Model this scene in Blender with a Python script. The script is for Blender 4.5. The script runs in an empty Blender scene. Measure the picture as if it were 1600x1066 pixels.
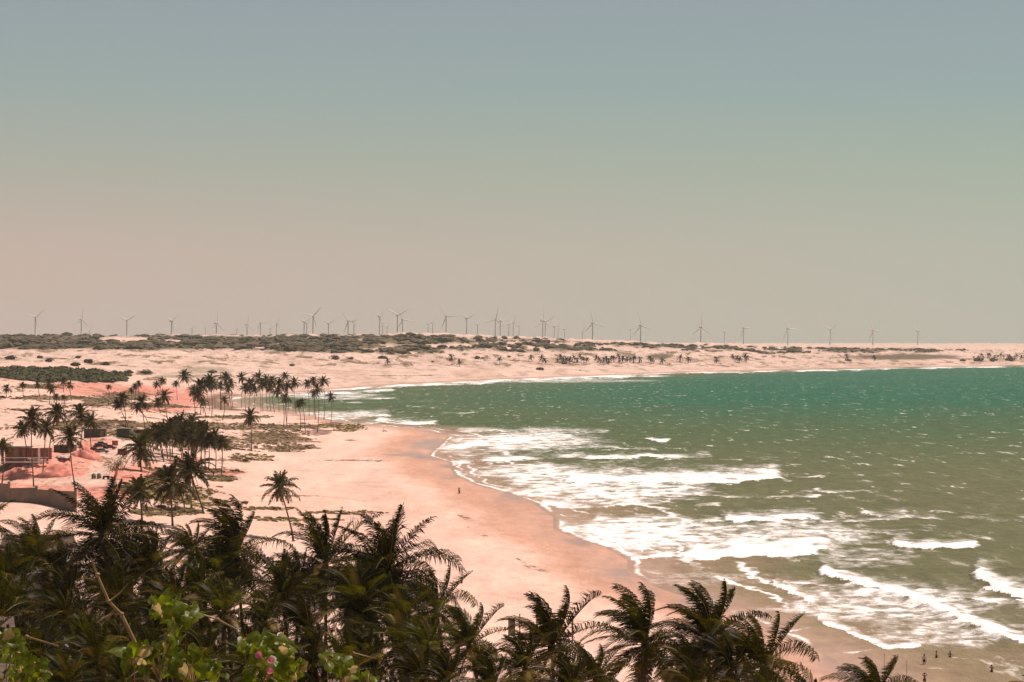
import bpy, math, random
import numpy as np
from mathutils import Vector, Matrix

scene = bpy.context.scene
R = math.radians
rng = random.Random(11)
nrs = np.random.RandomState(5)

# ------------------------------------------------------------------ camera, sky, sun, exposure
CAM_H = 45.0          # metres above the sea
FPX = 70.0 / 36.0 * 1600.0
HY = 536.0            # row of the horizon in the photograph
cam_d = bpy.data.cameras.new('camera'); cam_d.lens = 70.0; cam_d.sensor_width = 36.0
cam_d.clip_start = 0.5; cam_d.clip_end = 60000
cam = bpy.data.objects.new('camera', cam_d); scene.collection.objects.link(cam)
cam.location = (0, 0, CAM_H); cam.rotation_euler = (R(90) + 3.0 / FPX, 0, 0)
scene.camera = cam

HAZE = 0.00004
SUN_EL, SUN_AZ = 58.0, 50.0      # azimuth measured from the view direction towards the right
world = bpy.data.worlds.new("World"); scene.world = world; world.use_nodes = True
wt = world.node_tree; wt.nodes.clear()
def wn(t): return wt.nodes.new(t)
def srgb(r, g, b):
    f = lambda c: (c / 255 / 12.92) if c / 255 <= 0.04045 else ((c / 255 + 0.055) / 1.055) ** 2.4
    return (f(r), f(g), f(b), 1)
tc = wn('ShaderNodeTexCoord'); sx = wn('ShaderNodeSeparateXYZ'); wt.links.new(tc.outputs['Generated'], sx.inputs[0])
def wramp(stops):
    n = wn('ShaderNodeValToRGB'); n.color_ramp.interpolation = 'EASE' if False else 'LINEAR'
    e = n.color_ramp.elements
    while len(e) < len(stops): e.new(0.5)
    for i, (p, c) in enumerate(stops): e[i].position = p; e[i].color = srgb(*c)
    return n
# dusty sky, elevation (z of the direction): warm beige at the horizon, grey blue above
left = wramp([(0.0, (210, 180, 168)), (0.045, (202, 178, 165)), (0.085, (176, 173, 160)), (0.125, (156, 168, 163)), (0.172, (146, 158, 163)), (0.5, (112, 126, 140))])
right = wramp([(0.0, (188, 188, 170)), (0.045, (180, 184, 168)), (0.085, (164, 178, 162)), (0.125, (148, 168, 166)), (0.172, (146, 159, 164)), (0.5, (112, 128, 142))])
wt.links.new(sx.outputs['Z'], left.inputs[0]); wt.links.new(sx.outputs['Z'], right.inputs[0])
mr = wn('ShaderNodeMapRange'); mr.inputs['From Min'].default_value = -0.3; mr.inputs['From Max'].default_value = 0.3
wt.links.new(sx.outputs['X'], mr.inputs['Value'])
mx = wn('ShaderNodeMix'); mx.data_type = 'RGBA'
wt.links.new(mr.outputs[0], mx.inputs['Factor']); wt.links.new(left.outputs[0], mx.inputs[6]); wt.links.new(right.outputs[0], mx.inputs[7])
sky = wn('ShaderNodeTexSky'); sky.sky_type = 'NISHITA'; sky.sun_disc = False
sky.sun_elevation = R(SUN_EL); sky.sun_rotation = R(SUN_AZ); sky.dust_density = 4.0; sky.air_density = 1.0
b1 = wn('ShaderNodeBackground'); b1.inputs['Strength'].default_value = 0.006
b2 = wn('ShaderNodeBackground'); b2.inputs['Strength'].default_value = 0.82
wt.links.new(sky.outputs[0], b1.inputs[0]); wt.links.new(mx.outputs[2], b2.inputs[0])
ad = wn('ShaderNodeAddShader'); wo = wn('ShaderNodeOutputWorld')
wt.links.new(b1.outputs[0], ad.inputs[0]); wt.links.new(b2.outputs[0], ad.inputs[1]); wt.links.new(ad.outputs[0], wo.inputs[0])

sl = bpy.data.lights.new('sun', 'SUN'); sl.energy = 5.0; sl.angle = R(0.5); sl.color = (1.0, 0.84, 0.74)
so = bpy.data.objects.new('sun', sl); scene.collection.objects.link(so)
sdir = Vector((math.sin(R(SUN_AZ)) * math.cos(R(SUN_EL)), math.cos(R(SUN_AZ)) * math.cos(R(SUN_EL)), math.sin(R(SUN_EL))))
so.rotation_euler = sdir.to_track_quat('Z', 'Y').to_euler()
so.location = (300, 300, 400)
vs = scene.view_settings
scene.display_settings.display_device = 'sRGB'
vs.view_transform = 'Standard'; vs.look = 'None'; vs.exposure = 0.22; vs.gamma = 1.0; vs.use_curve_mapping = False
scene.cycles.max_bounces = 6; scene.cycles.diffuse_bounces = 2; scene.cycles.glossy_bounces = 2
scene.cycles.volume_bounces = 0; scene.cycles.transparent_max_bounces = 8
scene.cycles.use_denoising = True

# ------------------------------------------------------------------ helpers
col = scene.collection
def tag(o, label=None, cat=None, group=None, kind=None):
    if label: o['label'] = label
    if cat: o['category'] = cat
    if group: o['group'] = group
    if kind: o['kind'] = kind
    return o
def empty(name, loc, label, cat, group=None, rz=0.0):
    o = bpy.data.objects.new(name, None); col.objects.link(o); o.location = loc; o.rotation_euler = (0, 0, rz)
    o.empty_display_size = 0.5
    return tag(o, label, cat, group)
def link(name, me, parent=None, loc=None):
    o = bpy.data.objects.new(name, me); col.objects.link(o)
    if parent: o.parent = parent
    if loc is not None: o.location = loc
    return o

class MB:
    """collects faces for one mesh"""
    def __init__(s): s.v = []; s.f = []; s.m = []
    def quad(s, a, b, c, d, mi=0):
        n = len(s.v); s.v += [tuple(a), tuple(b), tuple(c), tuple(d)]; s.f.append((n, n+1, n+2, n+3)); s.m.append(mi)
    def box(s, c, size, rz=0.0, mi=0, taper=1.0):
        cx, cy, cz = c; hx, hy, hz = [q / 2 for q in size]; n = len(s.v); ca, sa = math.cos(rz), math.sin(rz)
        for z in (-hz, hz):
            t = taper if z > 0 else 1.0
            for x, y in ((-hx, -hy), (hx, -hy), (hx, hy), (-hx, hy)):
                x *= t; y *= t
                s.v.append((cx + x*ca - y*sa, cy + x*sa + y*ca, cz + z))
        for f in ((0,3,2,1), (4,5,6,7), (0,1,5,4), (1,2,6,5), (2,3,7,6), (3,0,4,7)):
            s.f.append(tuple(n+i for i in f)); s.m.append(mi)
    def tube(s, pts, rad, seg=8, mi=0, cap=True):
        pts = [Vector(p) for p in pts]; n0 = len(s.v)
        if not hasattr(rad, '__len__'): rad = [rad] * len(pts)
        ref = Vector((0, 0, 1))
        for i, p in enumerate(pts):
            t = (pts[min(i+1, len(pts)-1)] - pts[max(i-1, 0)]).normalized()
            r_ = Vector((1, 0, 0)) if abs(t.z) > 0.9 else ref
            a = t.cross(r_).normalized(); b = t.cross(a).normalized()
            for k in range(seg):
                q = 2*math.pi*k/seg
                s.v.append(tuple(p + (a*math.cos(q) + b*math.sin(q)) * rad[i]))
        for i in range(len(pts)-1):
            for k in range(seg):
                a = n0+i*seg+k; b = n0+i*seg+(k+1) % seg
                s.f.append((a, b, b+seg, a+seg)); s.m.append(mi)
        if cap:
            s.f.append(tuple(n0+k for k in range(seg))); s.m.append(mi)
            s.f.append(tuple(n0+(len(pts)-1)*seg+k for k in reversed(range(seg)))); s.m.append(mi)
    def lathe(s, prof, c=(0,0,0), seg=14, mi=0):
        n0 = len(s.v)
        for (r_, z) in prof:
            for k in range(seg):
                q = 2*math.pi*k/seg; s.v.append((c[0]+r_*math.cos(q), c[1]+r_*math.sin(q), c[2]+z))
        for i in range(len(prof)-1):
            for k in range(seg):
                a = n0+i*seg+k; b = n0+i*seg+(k+1) % seg
                s.f.append((a, b, b+seg, a+seg)); s.m.append(mi)
    def lump(s, c, r3, jit=0.25, rnd=rng, mi=0):
        """rough many-sided lump"""
        n0 = len(s.v); seg = 7; rows = 4
        rr = [0.55, 1.0, 0.8, 0.0]; zz = [-0.5, 0.0, 0.6, 1.0]
        for i in range(rows-1):
            for k in range(seg):
                q = 2*math.pi*(k+0.5*(i % 2))/seg; j = 1 + rnd.uniform(-jit, jit)
                s.v.append((c[0]+r3[0]*rr[i]*j*math.cos(q), c[1]+r3[1]*rr[i]*j*math.sin(q), c[2]+r3[2]*(zz[i]+rnd.uniform(-jit, jit)*.5)))
        s.v.append((c[0], c[1], c[2]+r3[2]*rnd.uniform(.8, 1.15)))
        for i in range(rows-2):
            for k in range(seg):
                a = n0+i*seg+k; b = n0+i*seg+(k+1) % seg
                s.f.append((a, b, b+seg, a+seg)); s.m.append(mi)
        for k in range(seg):
            s.f.append((n0+(rows-2)*seg+k, n0+(rows-2)*seg+(k+1) % seg, n0+(rows-1)*seg)); s.m.append(mi)
    def mesh(s, name, mats, smooth=False):
        me = bpy.data.meshes.new(name); me.from_pydata(s.v, [], s.f)
        for m in (mats if isinstance(mats, (list, tuple)) else [mats]): me.materials.append(m)
        if any(s.m): me.polygons.foreach_set('material_index', s.m)
        if smooth: me.polygons.foreach_set('use_smooth', [True]*len(s.f))
        me.update(); return me
    def build(s, name, mats, parent=None, smooth=False, loc=None):
        return link(name, s.mesh(name, mats, smooth), parent, loc)

# ------------------------------------------------------------------ materials
def mat(name, c, rough=0.8, var=0.12, scale=1.0, bump=0.0, spec=0.3, transl=0.0, metal=0.0, objvar=0.0, detail=4.0, tcol=(1, 1, 1)):
    m = bpy.data.materials.new(name); m.use_nodes = True; nt = m.node_tree
    p = nt.nodes['Principled BSDF']; p.inputs['Roughness'].default_value = rough
    p.inputs['Specular IOR Level'].default_value = spec; p.inputs['Metallic'].default_value = metal
    tx = nt.nodes.new('ShaderNodeTexCoord'); nz = nt.nodes.new('ShaderNodeTexNoise')
    nz.inputs['Scale'].default_value = scale; nz.inputs['Detail'].default_value = detail
    nt.links.new(tx.outputs['Object'], nz.inputs['Vector'])
    rp = nt.nodes.new('ShaderNodeValToRGB'); e = rp.color_ramp.elements
    e[0].position = 0.3; e[1].position = 0.7
    e[0].color = tuple(max(0, q*(1-var)) for q in c[:3]) + (1,); e[1].color = tuple(min(1, q*(1+var)) for q in c[:3]) + (1,)
    nt.links.new(nz.outputs['Fac'], rp.inputs[0]); out = rp.outputs[0]
    if objvar:
        oi = nt.nodes.new('ShaderNodeObjectInfo'); hs = nt.nodes.new('ShaderNodeHueSaturation')
        a = nt.nodes.new('ShaderNodeMapRange'); a.inputs['To Min'].default_value = 1-objvar; a.inputs['To Max'].default_value = 1+objvar
        h = nt.nodes.new('ShaderNodeMapRange'); h.inputs['To Min'].default_value = 0.5-objvar*.06; h.inputs['To Max'].default_value = 0.5+objvar*.06
        nt.links.new(oi.outputs['Random'], a.inputs['Value']); nt.links.new(oi.outputs['Random'], h.inputs['Value'])
        nt.links.new(out, hs.inputs['Color']); nt.links.new(a.outputs[0], hs.inputs['Value']); nt.links.new(h.outputs[0], hs.inputs['Hue']); out = hs.outputs[0]
    nt.links.new(out, p.inputs['Base Color'])
    if bump:
        bp = nt.nodes.new('ShaderNodeBump'); bp.inputs['Strength'].default_value = bump
        nt.links.new(nz.outputs['Fac'], bp.inputs['Height']); nt.links.new(bp.outputs[0], p.inputs['Normal'])
    if transl:
        tr = nt.nodes.new('ShaderNodeBsdfTranslucent'); mixs = nt.nodes.new('ShaderNodeMixShader'); mixs.inputs[0].default_value = transl
        tm_ = nt.nodes.new('ShaderNodeVectorMath'); tm_.operation = 'MULTIPLY'; tm_.inputs[1].default_value = (tcol[0], tcol[1], tcol[2]); nt.links.new(out, tm_.inputs[0]); nt.links.new(tm_.outputs[0], tr.inputs['Color']); nt.links.new(p.outputs[0], mixs.inputs[1]); nt.links.new(tr.outputs[0], mixs.inputs[2])
        nt.links.new(mixs.outputs[0], nt.nodes['Material Output'].inputs[0])
    return m
M = {}
M['frond'] = mat('palm_frond', (0.019, 0.018, 0.001), 0.45, 0.85, .9, spec=0.05, transl=0.19, tcol=(9, 7.5, 2.5), objvar=0.5)
M['frond_mid'] = mat('palm_frond_mid', (0.032, 0.027, 0.005), 0.6, 0.45, 1.0, spec=0.08, transl=0.16, tcol=(3, 2.6, 2), objvar=0.3)
M['frond_far'] = mat('palm_frond_far', (0.022, 0.018, 0.008), .8, .3, 1, spec=.05)
M['frond_old'] = mat('ageing_frond', (0.15, 0.10, 0.018), .5, .5, 1.2, spec=.15, transl=.2, tcol=(1.8, 1.6, 1))
M['rachis'] = mat('palm_rachis', (0.30, 0.18, 0.03), 0.5, 0.3, 2.0, spec=0.25)
M['dry'] = mat('dry_frond', (0.15, 0.085, 0.045), 0.8, 0.4, 1.5, transl=0.1, objvar=0.2)
M['trunk'] = mat('palm_trunk', (0.12, 0.08, 0.055), 0.9, 0.35, 3.0, bump=0.4, objvar=0.25)
M['coconut'] = mat('coconut_husk', (0.16, 0.12, 0.03), 0.6, 0.3, 4.0)
M['turbine'] = mat('turbine_steel', (0.60, 0.57, 0.55), 0.5, 0.04, 0.1)
M['scrub'] = mat('scrub_leaves', (0.085, 0.064, 0.034), 0.9, 0.45, 0.15, spec=0.15, detail=6)
M['scrub_green'] = mat('thicket_leaves', (0.050, 0.044, 0.012), 0.85, 0.45, 0.3, spec=0.2, detail=6)
M['concrete'] = mat('weathered_concrete', (0.20, 0.145, 0.11), 0.9, 0.18, 0.6, bump=0.2)
M['white_wall'] = mat('white_plaster', (0.72, 0.66, 0.62), 0.8, 0.08, 0.8)
M['terracotta'] = mat('terracotta_wall', (0.36, 0.13, 0.095), 0.85, 0.2, 0.7)
M['dark_shed'] = mat('dark_painted_metal', (0.075, 0.062, 0.048), 0.6, 0.2, 0.8)
M['green_box'] = mat('green_painted_metal', (0.045, 0.055, 0.035), 0.55, 0.2, 0.8)
M['roof_tile'] = mat('old_roof_tile', (0.10, 0.06, 0.045), 0.85, 0.3, 2.0, bump=0.4)
M['white_roof'] = mat('white_roof_sheet', (0.75, 0.68, 0.63), 0.6, 0.06, 1.0)
M['red_cloth'] = mat('red_parasol_cloth', (0.55, 0.05, 0.06), 0.8, 0.15, 2.0)
M['wood'] = mat('weathered_wood', (0.11, 0.055, 0.035), 0.85, 0.3, 3.0, bump=0.3)
M['grey_board'] = mat('grey_board', (0.17, 0.14, 0.16), 0.8, 0.35, 6.0)
M['stone'] = mat('grey_plastic', (0.16, 0.13, 0.11), 0.7, 0.2, 2.0)
M['rubble'] = mat('pale_rubble', (0.55, 0.47, 0.44), 0.9, 0.3, 1.5)
M['black'] = mat('black_rubber', (0.02, 0.018, 0.016), 0.7, 0.2, 3.0)
M['carred'] = mat('car_paint_dull_red', (0.16, 0.035, 0.03), 0.4, 0.1, 1.0, spec=0.5)
M['carsilver'] = mat('car_paint_grey', (0.22, 0.2, 0.2), 0.35, 0.1, 1.0, spec=0.5)
M['carglass'] = mat('car_glass', (0.03, 0.035, 0.04), 0.1, 0.05, 1.0, spec=0.6)
M['skin'] = mat('brown_skin', (0.22, 0.11, 0.07), 0.6, 0.08, 3.0)  # plain brown skin colour shared by all figures
M['hair'] = mat('dark_hair', (0.02, 0.014, 0.01), 0.6, 0.1, 5.0)
M['shirt_white'] = mat('white_cloth', (0.62, 0.56, 0.56), 0.85, 0.06, 3.0)
M['shorts_dark'] = mat('dark_cloth', (0.04, 0.025, 0.03), 0.85, 0.1, 3.0)
M['vine_leaf'] = mat('vine_leaf', (0.075, 0.090, 0.004), 0.40, 0.6, 14.0, spec=0.18, transl=0.38, tcol=(3.6, 3.4, .8))
M['vine_dry'] = mat('vine_leaf_dry', (0.40, 0.26, 0.08), 0.7, 0.4, 9.0, transl=0.3)
M['twig'] = mat('twig_bark', (0.26, 0.15, 0.06), 0.7, 0.25, 12.0, bump=0.3)
M['petal'] = mat('pink_petal', (0.62, 0.16, 0.22), 0.6, 0.15, 9.0, transl=0.3)
M['pale_bark'] = mat('pale_bark', (0.42, 0.30, 0.20), 0.8, 0.2, 3.0)

# ------------------------------------------------------------------ noise (numpy)
_perm = np.random.RandomState(3).permutation(4096)
_ang = np.random.RandomState(4).uniform(0, 2*np.pi, 4096); _gx = np.cos(_ang); _gy = np.sin(_ang)
def gn(x, y):
    x = np.asarray(x, float); y = np.asarray(y, float)
    xi = np.floor(x).astype(np.int64); yi = np.floor(y).astype(np.int64); xf = x-xi; yf = y-yi
    u = xf*xf*xf*(xf*(xf*6-15)+10); v = yf*yf*yf*(yf*(yf*6-15)+10)
    def g(ix, iy, dx, dy):
        h = _perm[(_perm[ix & 4095] + iy) & 4095]; return _gx[h]*dx + _gy[h]*dy
    a = g(xi, yi, xf, yf); b = g(xi+1, yi, xf-1, yf); c = g(xi, yi+1, xf, yf-1); d = g(xi+1, yi+1, xf-1, yf-1)
    return (a+(b-a)*u) + ((c+(d-c)*u) - (a+(b-a)*u))*v
def fbm(x, y, o=4, g=0.5):
    s = 0; a = 1; t = 0
    for i in range(o):
        s = s + a*gn(x*(2**i)+17.3*i, y*(2**i)-9.1*i); t += a; a *= g
    return s/t*1.6
def sst(a, b, x):
    t = np.clip((x-a)/(b-a), 0, 1); return t*t*(3-2*t)

# ------------------------------------------------------------------ coast line and relief
def pd(px, py, z=0.0):
    d = (CAM_H-z)*FPX/(py-HY); return ((px-800)/FPX*d, d)
coast_px = [(1600,571),(1500,572.5),(1400,574),(1300,576),(1200,578.5),(1100,581),(1000,584.5),(900,588.5),(800,592),(700,597),(640,600),(600,602),
            (545,606.5),(480,612),(420,617),(365,621),(358,627),(380,635),(440,643),(500,652),(535,661),(600,666),(665,671),(702,681),(686,697),(668,712),
            (702,722),(712,742),(742,757),(800,772),(835,786),(868,808),(868,826),(905,842),(950,856),(985,876),(985,895),(1030,918),(1080,934),(1120,952),(1170,966),
            (1215,990),(1262,1012),(1310,1030),(1332,1050),(1380,1075)]
coast = [(30000, 16000), (9000, 9500), (3000, 6200), (1500, 4700)] + [pd(*p) for p in coast_px] + [(62, 225), (80, 150), (110, 60), (150, -60), (260, -400)]
coast = np.array(coast)
poly = np.vstack([coast, [(-30000, -400)], [(-30000, 30000)], [(30000, 30000)]])
def shore(x, y):
    """signed distance to the water line, land positive"""
    x = np.asarray(x, float); y = np.asarray(y, float); best = np.full(x.shape, 1e18)
    for i in range(len(coast)-1):
        ax, ay = coast[i]; bx, by = coast[i+1]; dx, dy = bx-ax, by-ay
        t = np.clip(((x-ax)*dx+(y-ay)*dy)/(dx*dx+dy*dy), 0, 1)
        best = np.minimum(best, (x-ax-t*dx)**2+(y-ay-t*dy)**2)
    ins = np.zeros(x.shape, bool); n = len(poly)
    for i in range(n):
        ax, ay = poly[i]; bx, by = poly[(i+1) % n]
        if ay == by: continue
        c = ((ay > y) != (by > y)) & (x < (bx-ax)*(y-ay)/(by-ay)+ax); ins ^= c
    return np.where(ins, 1, -1)*np.sqrt(best)

CP = []
def cp(px, rows):
    for d, z in rows: CP.append((px, d, z))
for px in (-500, 100, 700, 1400, 2000): cp(px, [(-8, 43.4), (5, 43.2), (13, 42.3)])
for px, a, b in ((-500, 13, 13), (100, 13, 13), (500, 11, 10), (900, 6, 5), (1300, 4, 3), (1800, 4, 3)):
    cp(px, [(22, 37), (40, 25), (70, 16), (110, a), (180, b)])
near = [(260, 13), (330, 13), (400, 12.6), (460, 9.2), (520, 7.4), (600, 9.0), (660, 9.4), (800, 12), (1000, 16.5), (1300, 24.5), (1600, 24), (2000, 24), (2600, 28), (3000, 37), (3500, 49.5), (4500, 44), (7000, 38), (13000, 38)]
cp(-500, near); cp(0, near)
cp(150, [(260, 12.5), (330, 12.6), (400, 12.2), (460, 10), (520, 9.4), (650, 10.7), (720, 11.2), (850, 13.6), (1050, 16.6), (1350, 21.5), (1800, 25), (2700, 32.5), (3300, 45), (3500, 49.5), (4500, 44), (7000, 38)])
cp(330, [(260, 11), (330, 10.6), (430, 10.6), (520, 10.8), (620, 12), (700, 12.6), (850, 13.9), (960, 14.5), (1250, 11), (1750, 6), (2050, 10), (2350, 19), (2900, 27), (3200, 39), (3500, 48), (4500, 44), (7000, 38)])
cp(450, [(260, 8), (330, 6.5), (400, 5.3), (470, 6.3), (570, 7.4), (680, 8.8), (780, 8.9), (870, 9), (1000, 9), (1150, 5), (2050, 6), (2400, 15), (2900, 27), (3200, 41), (3500, 50), (4500, 45), (7000, 38)])
cp(560, [(260, 6.5), (330, 5.6), (480, 4.3), (640, 3.2), (800, 3.0), (900, 3.4), (2200, 5), (2550, 12.4), (3000, 27), (3300, 43), (3500, 51), (4500, 45), (7000, 38)])
cp(700, [(260, 5), (360, 3.2), (500, 2.6), (650, 1.6), (2400, 4), (2700, 12), (3100, 25), (3450, 44), (3700, 53), (4600, 48), (7000, 42), (13000, 40)])
cp(850, [(260, 4), (330, 3.0), (420, 1.8), (2700, 4), (2950, 11), (3300, 22), (3600, 36), (3900, 48), (4700, 42), (7000, 38)])
cp(1000, [(260, 3), (320, 2.2), (3050, 4), (3400, 14), (3700, 24), (4000, 38.5), (4700, 36), (7000, 34)])
cp(1200, [(260, 1.6), (3480, 4), (3750, 14), (4000, 23), (4300, 33), (4900, 32), (7000, 30), (13000, 36)])
cp(1400, [(260, 0.4), (3820, 4), (4100, 15), (4400, 27.5), (5000, 27), (7000, 30)])
cp(1600, [(4150, 5), (4400, 15), (4700, 26), (5400, 26), (7000, 28), (13000, 36)])
cp(2000, [(4900, 5), (5300, 16), (5800, 25), (7000, 28), (13000, 36)])
CP = np.array(CP, float)
def uv(px, d): return px/420.0, np.log(d+30.0)/0.30
_cu, _cv = uv(CP[:, 0], CP[:, 1])
def _k(r2): return np.where(r2 > 1e-12, r2*np.log(np.maximum(r2, 1e-12)), 0)*0.5
_A = _k((_cu[:, None]-_cu)**2+(_cv[:, None]-_cv)**2) + np.eye(len(CP))*0.02
_P = np.column_stack([np.ones(len(CP)), _cu, _cv])
_S = np.block([[_A, _P], [_P.T, np.zeros((3, 3))]])
_W = np.linalg.solve(_S, np.concatenate([CP[:, 2], np.zeros(3)]))
def rbf(x, y):
    d = np.maximum(y, -20.0); px = np.clip(x/(d+30.0)*FPX+800, -700, 2300)   # direction column of each ground point
    px = np.where(y > 60, np.clip(x/np.maximum(y, 60.0)*FPX+800, -700, 2300), px)
    u, v = uv(px, d); z = _W[-3] + _W[-2]*u + _W[-1]*v
    for i in range(len(CP)):
        z = z + _W[i]*_k((u-_cu[i])**2+(v-_cv[i])**2)
    return z
# heaps, knolls: (px, distance, radius x, radius y, height)
HILLS = [(88, 575, 9, 16, 4.6), (35, 560, 11, 13, 3.2), (158, 645, 7, 18, 4.0), (128, 620, 6, 13, 3.0), (355, 1010, 15, 40, 4.5), (340, 980, 12, 30, 2.0),
         (490, 850, 16, 50, 2.5), (530, 860, 12, 40, 2.0), (315, 2000, 40, 60, 7), (60, 1330, 60, 40, 6), (130, 1330, 50, 40, 6), (315, 500, 9, 14, 1.2), (450, 620, 22, 30, 1.2)]
def H(x, y, s=None):
    x = np.asarray(x, float); y = np.asarray(y, float)
    if s is None: s = shore(x, y)
    z = rbf(x, y)
    for px, d, rx, ry, h in HILLS:
        cx = (px-800)/FPX*d
        z = z + h*np.exp(-((x-cx)/rx)**2-((y-d)/ry)**2)
    far = sst(1600, 3000, y)
    n1 = fbm(x/260, y/200, 4); n2 = fbm(x/60+3, y/80, 4)
    inland = sst(20, 260, s)
    dn = 1-np.abs(fbm(x/130+5, y/190+2, 4))*2.2
    z = z + far*inland*(7*n1 + 6.0*n2 + 6.0*dn*sst(200, 600, s) + 3.2*fbm(x/24, y/40, 3)*sst(120, 400, s))
    z = z + sst(450, 900, y)*(1-far)*sst(15, 80, s)*(1.8*n2 + 1.3*fbm(x/16, y/26, 3))
    z = z + sst(200, 400, y)*sst(10, 40, s)*0.16*fbm(x/6, y/6, 3)
    b = s*0.034 + 0.12*np.maximum(s-60, 0) + 0.06*fbm(x/14, y/14, 3)*sst(0, 8, s)
    z = np.maximum(z, 2.0) if False else z
    # soft minimum of beach slope and relief
    k = 0.8; z = np.maximum(z, 1.5)
    h = np.clip(0.5+0.5*(b-z)/k, 0, 1)
    zz = b*(1-h)+z*h-k*h*(1-h)
    zz = np.maximum(zz, np.minimum(b, 1.0))
    return np.where(s < 0, np.maximum(s*0.03, -6.0), zz)
STEPS = np.exp(np.linspace(np.log(14.0), np.log(13000.0), 1500))
def hit(px, py):
    """ground point seen in that direction from the look-out"""
    dx = (px-800)/FPX; dz = -(py-HY)/FPX
    x = STEPS*dx; z = CAM_H+STEPS*dz; h = H(x, STEPS)
    w = np.nonzero(z < h)[0]
    if len(w) == 0: return None
    i = w[0]
    if i == 0: return Vector((x[0], STEPS[0], h[0]))
    a = (z-h)[i-1]; b = (z-h)[i]; t = a/(a-b); d = STEPS[i-1]+(STEPS[i]-STEPS[i-1])*t
    return Vector((d*dx, d, float(H(np.array([d*dx]), np.array([d]))[0])))
def hz(x, y): return float(H(np.array([float(x)]), np.array([float(y)]))[0])

def fan_rows(segs):
    out = []
    for a, b, n in segs:
        out += list(np.exp(np.linspace(np.log(a+30), np.log(b+30), n, endpoint=False))-30)
    out.append(segs[-1][1]); return np.array(out)
def fan_mesh(name, D, U):
    dd, uu = np.meshgrid(D, U, indexing='ij'); x = uu*(dd+30); y = dd
    return x, y
def grid_to_mesh(name, x, y, z, keep=None):
    nr, nc = x.shape; me = bpy.data.meshes.new(name)
    idx = np.arange(nr*nc).reshape(nr, nc)
    q = np.stack([idx[:-1, :-1], idx[:-1, 1:], idx[1:, 1:], idx[1:, :-1]], -1).reshape(-1, 4)
    if keep is not None:
        k = keep.ravel()[q].any(axis=1); q = q[k]
        used = np.unique(q); rm = -np.ones(nr*nc, int); rm[used] = np.arange(len(used)); q = rm[q]
    else: used = np.arange(nr*nc)
    co = np.column_stack([x.ravel(), y.ravel(), z.ravel()])[used].astype(np.float32)
    me.vertices.add(len(co)); me.vertices.foreach_set('co', co.ravel())
    me.loops.add(q.size); me.loops.foreach_set('vertex_index', q.ravel().astype(np.int32))
    me.polygons.add(len(q)); me.polygons.foreach_set('loop_start', np.arange(0, q.size, 4, dtype=np.int32))
    me.polygons.foreach_set('loop_total', np.full(len(q), 4, np.int32))
    me.polygons.foreach_set('use_smooth', np.ones(len(q), bool))
    me.update(calc_edges=True); return me, used
def colattr(me, name, rgb, used, alpha=None):
    a = me.color_attributes.new(name, 'FLOAT_COLOR', 'POINT')
    c = np.ones((len(used), 4), np.float32); c[:, :3] = rgb.reshape(-1, 3)[used]
    if alpha is not None: c[:, 3] = alpha.ravel()[used]
    a.data.foreach_set('color', c.ravel())
def fattr(me, name, v, used):
    a = me.attributes.new(name, 'FLOAT', 'POINT'); a.data.foreach_set('value', v.ravel()[used].astype(np.float32))

U = np.concatenate([np.linspace(-1.3, -0.30, 40, endpoint=False), np.linspace(-0.30, 0.30, 1000, endpoint=False), np.linspace(0.30, 1.6, 40)])
D = fan_rows([(-25, 200, 60), (200, 5200, 660), (5200, 14000, 50)])
X, Y = fan_mesh('g', D, U); S = shore(X, Y); Z = H(X, Y, S)
yy = np.maximum(Y, 30.0); PX = X/yy*FPX+800; PY = HY+(CAM_H-Z)/yy*FPX     # where each ground patch lies on the map traced from the photograph
lw = np.log(yy)*60; wx = X/yy*300
FF1 = fbm(X/60+3, Y/80, 4); W1 = fbm(wx/3, lw/1.2, 4); W2 = fbm(wx/9+40, lw/4, 3); W3 = fbm(wx/1.2+9, lw/0.5, 3)
def ell(px, py, rx, ry, soft=0.5, rag=0.7, tilt=0.0):
    """ragged-edged patch of ground"""
    dx = (PX-px); dy = (PY-py) - tilt*dx
    r = np.sqrt((dx/rx)**2+(dy/ry)**2) + rag*(0.6*W1+0.5*W2)
    return 1-sst(1-soft*0.5, 1+soft*0.5, r)
def mixc(c, m, rgb):
    m = np.clip(m, 0, 1)[..., None]; return c*(1-m)+np.array(rgb)*m
DRY = (0.67, 0.440, 0.350)
C = np.zeros(X.shape+(3,)) + np.array(DRY)
C = C*(1+0.09*W2[..., None]+0.07*W1[..., None])
far_sand = sst(1400, 2200, Y); C = mixc(C, far_sand*0.8, (0.60, 0.43, 0.35))
pinkish = np.clip(ell(330, 790, 330, 40, 1.0, .5)+ell(650, 830, 150, 14, 1.0)+ell(880, 930, 160, 14, 1.0)+ell(700, 790, 120, 20, 1), 0, 1)
C = mixc(C, pinkish*.5, (0.62, 0.37, 0.28))
# far dunes: brownish flats and streaks
C = mixc(C, far_sand*sst(-.05, .35, W2)*sst(553, 562, PY)*.5, (0.44, 0.28, 0.21))
F1 = fbm(X/60, Y/75, 4); F2 = fbm(X/17, Y/50, 3); bumpy = far_sand*sst(.02, .24, .8*F1+.6*F2)*np.clip((584-PY)/14, 0, 1)*np.clip((PY-545)/6+.5, .35, 1)
C = mixc(C, far_sand*sst(.12, .3, W1)*sst(556, 560, PY)*.5, (0.30, 0.20, 0.15))
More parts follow.
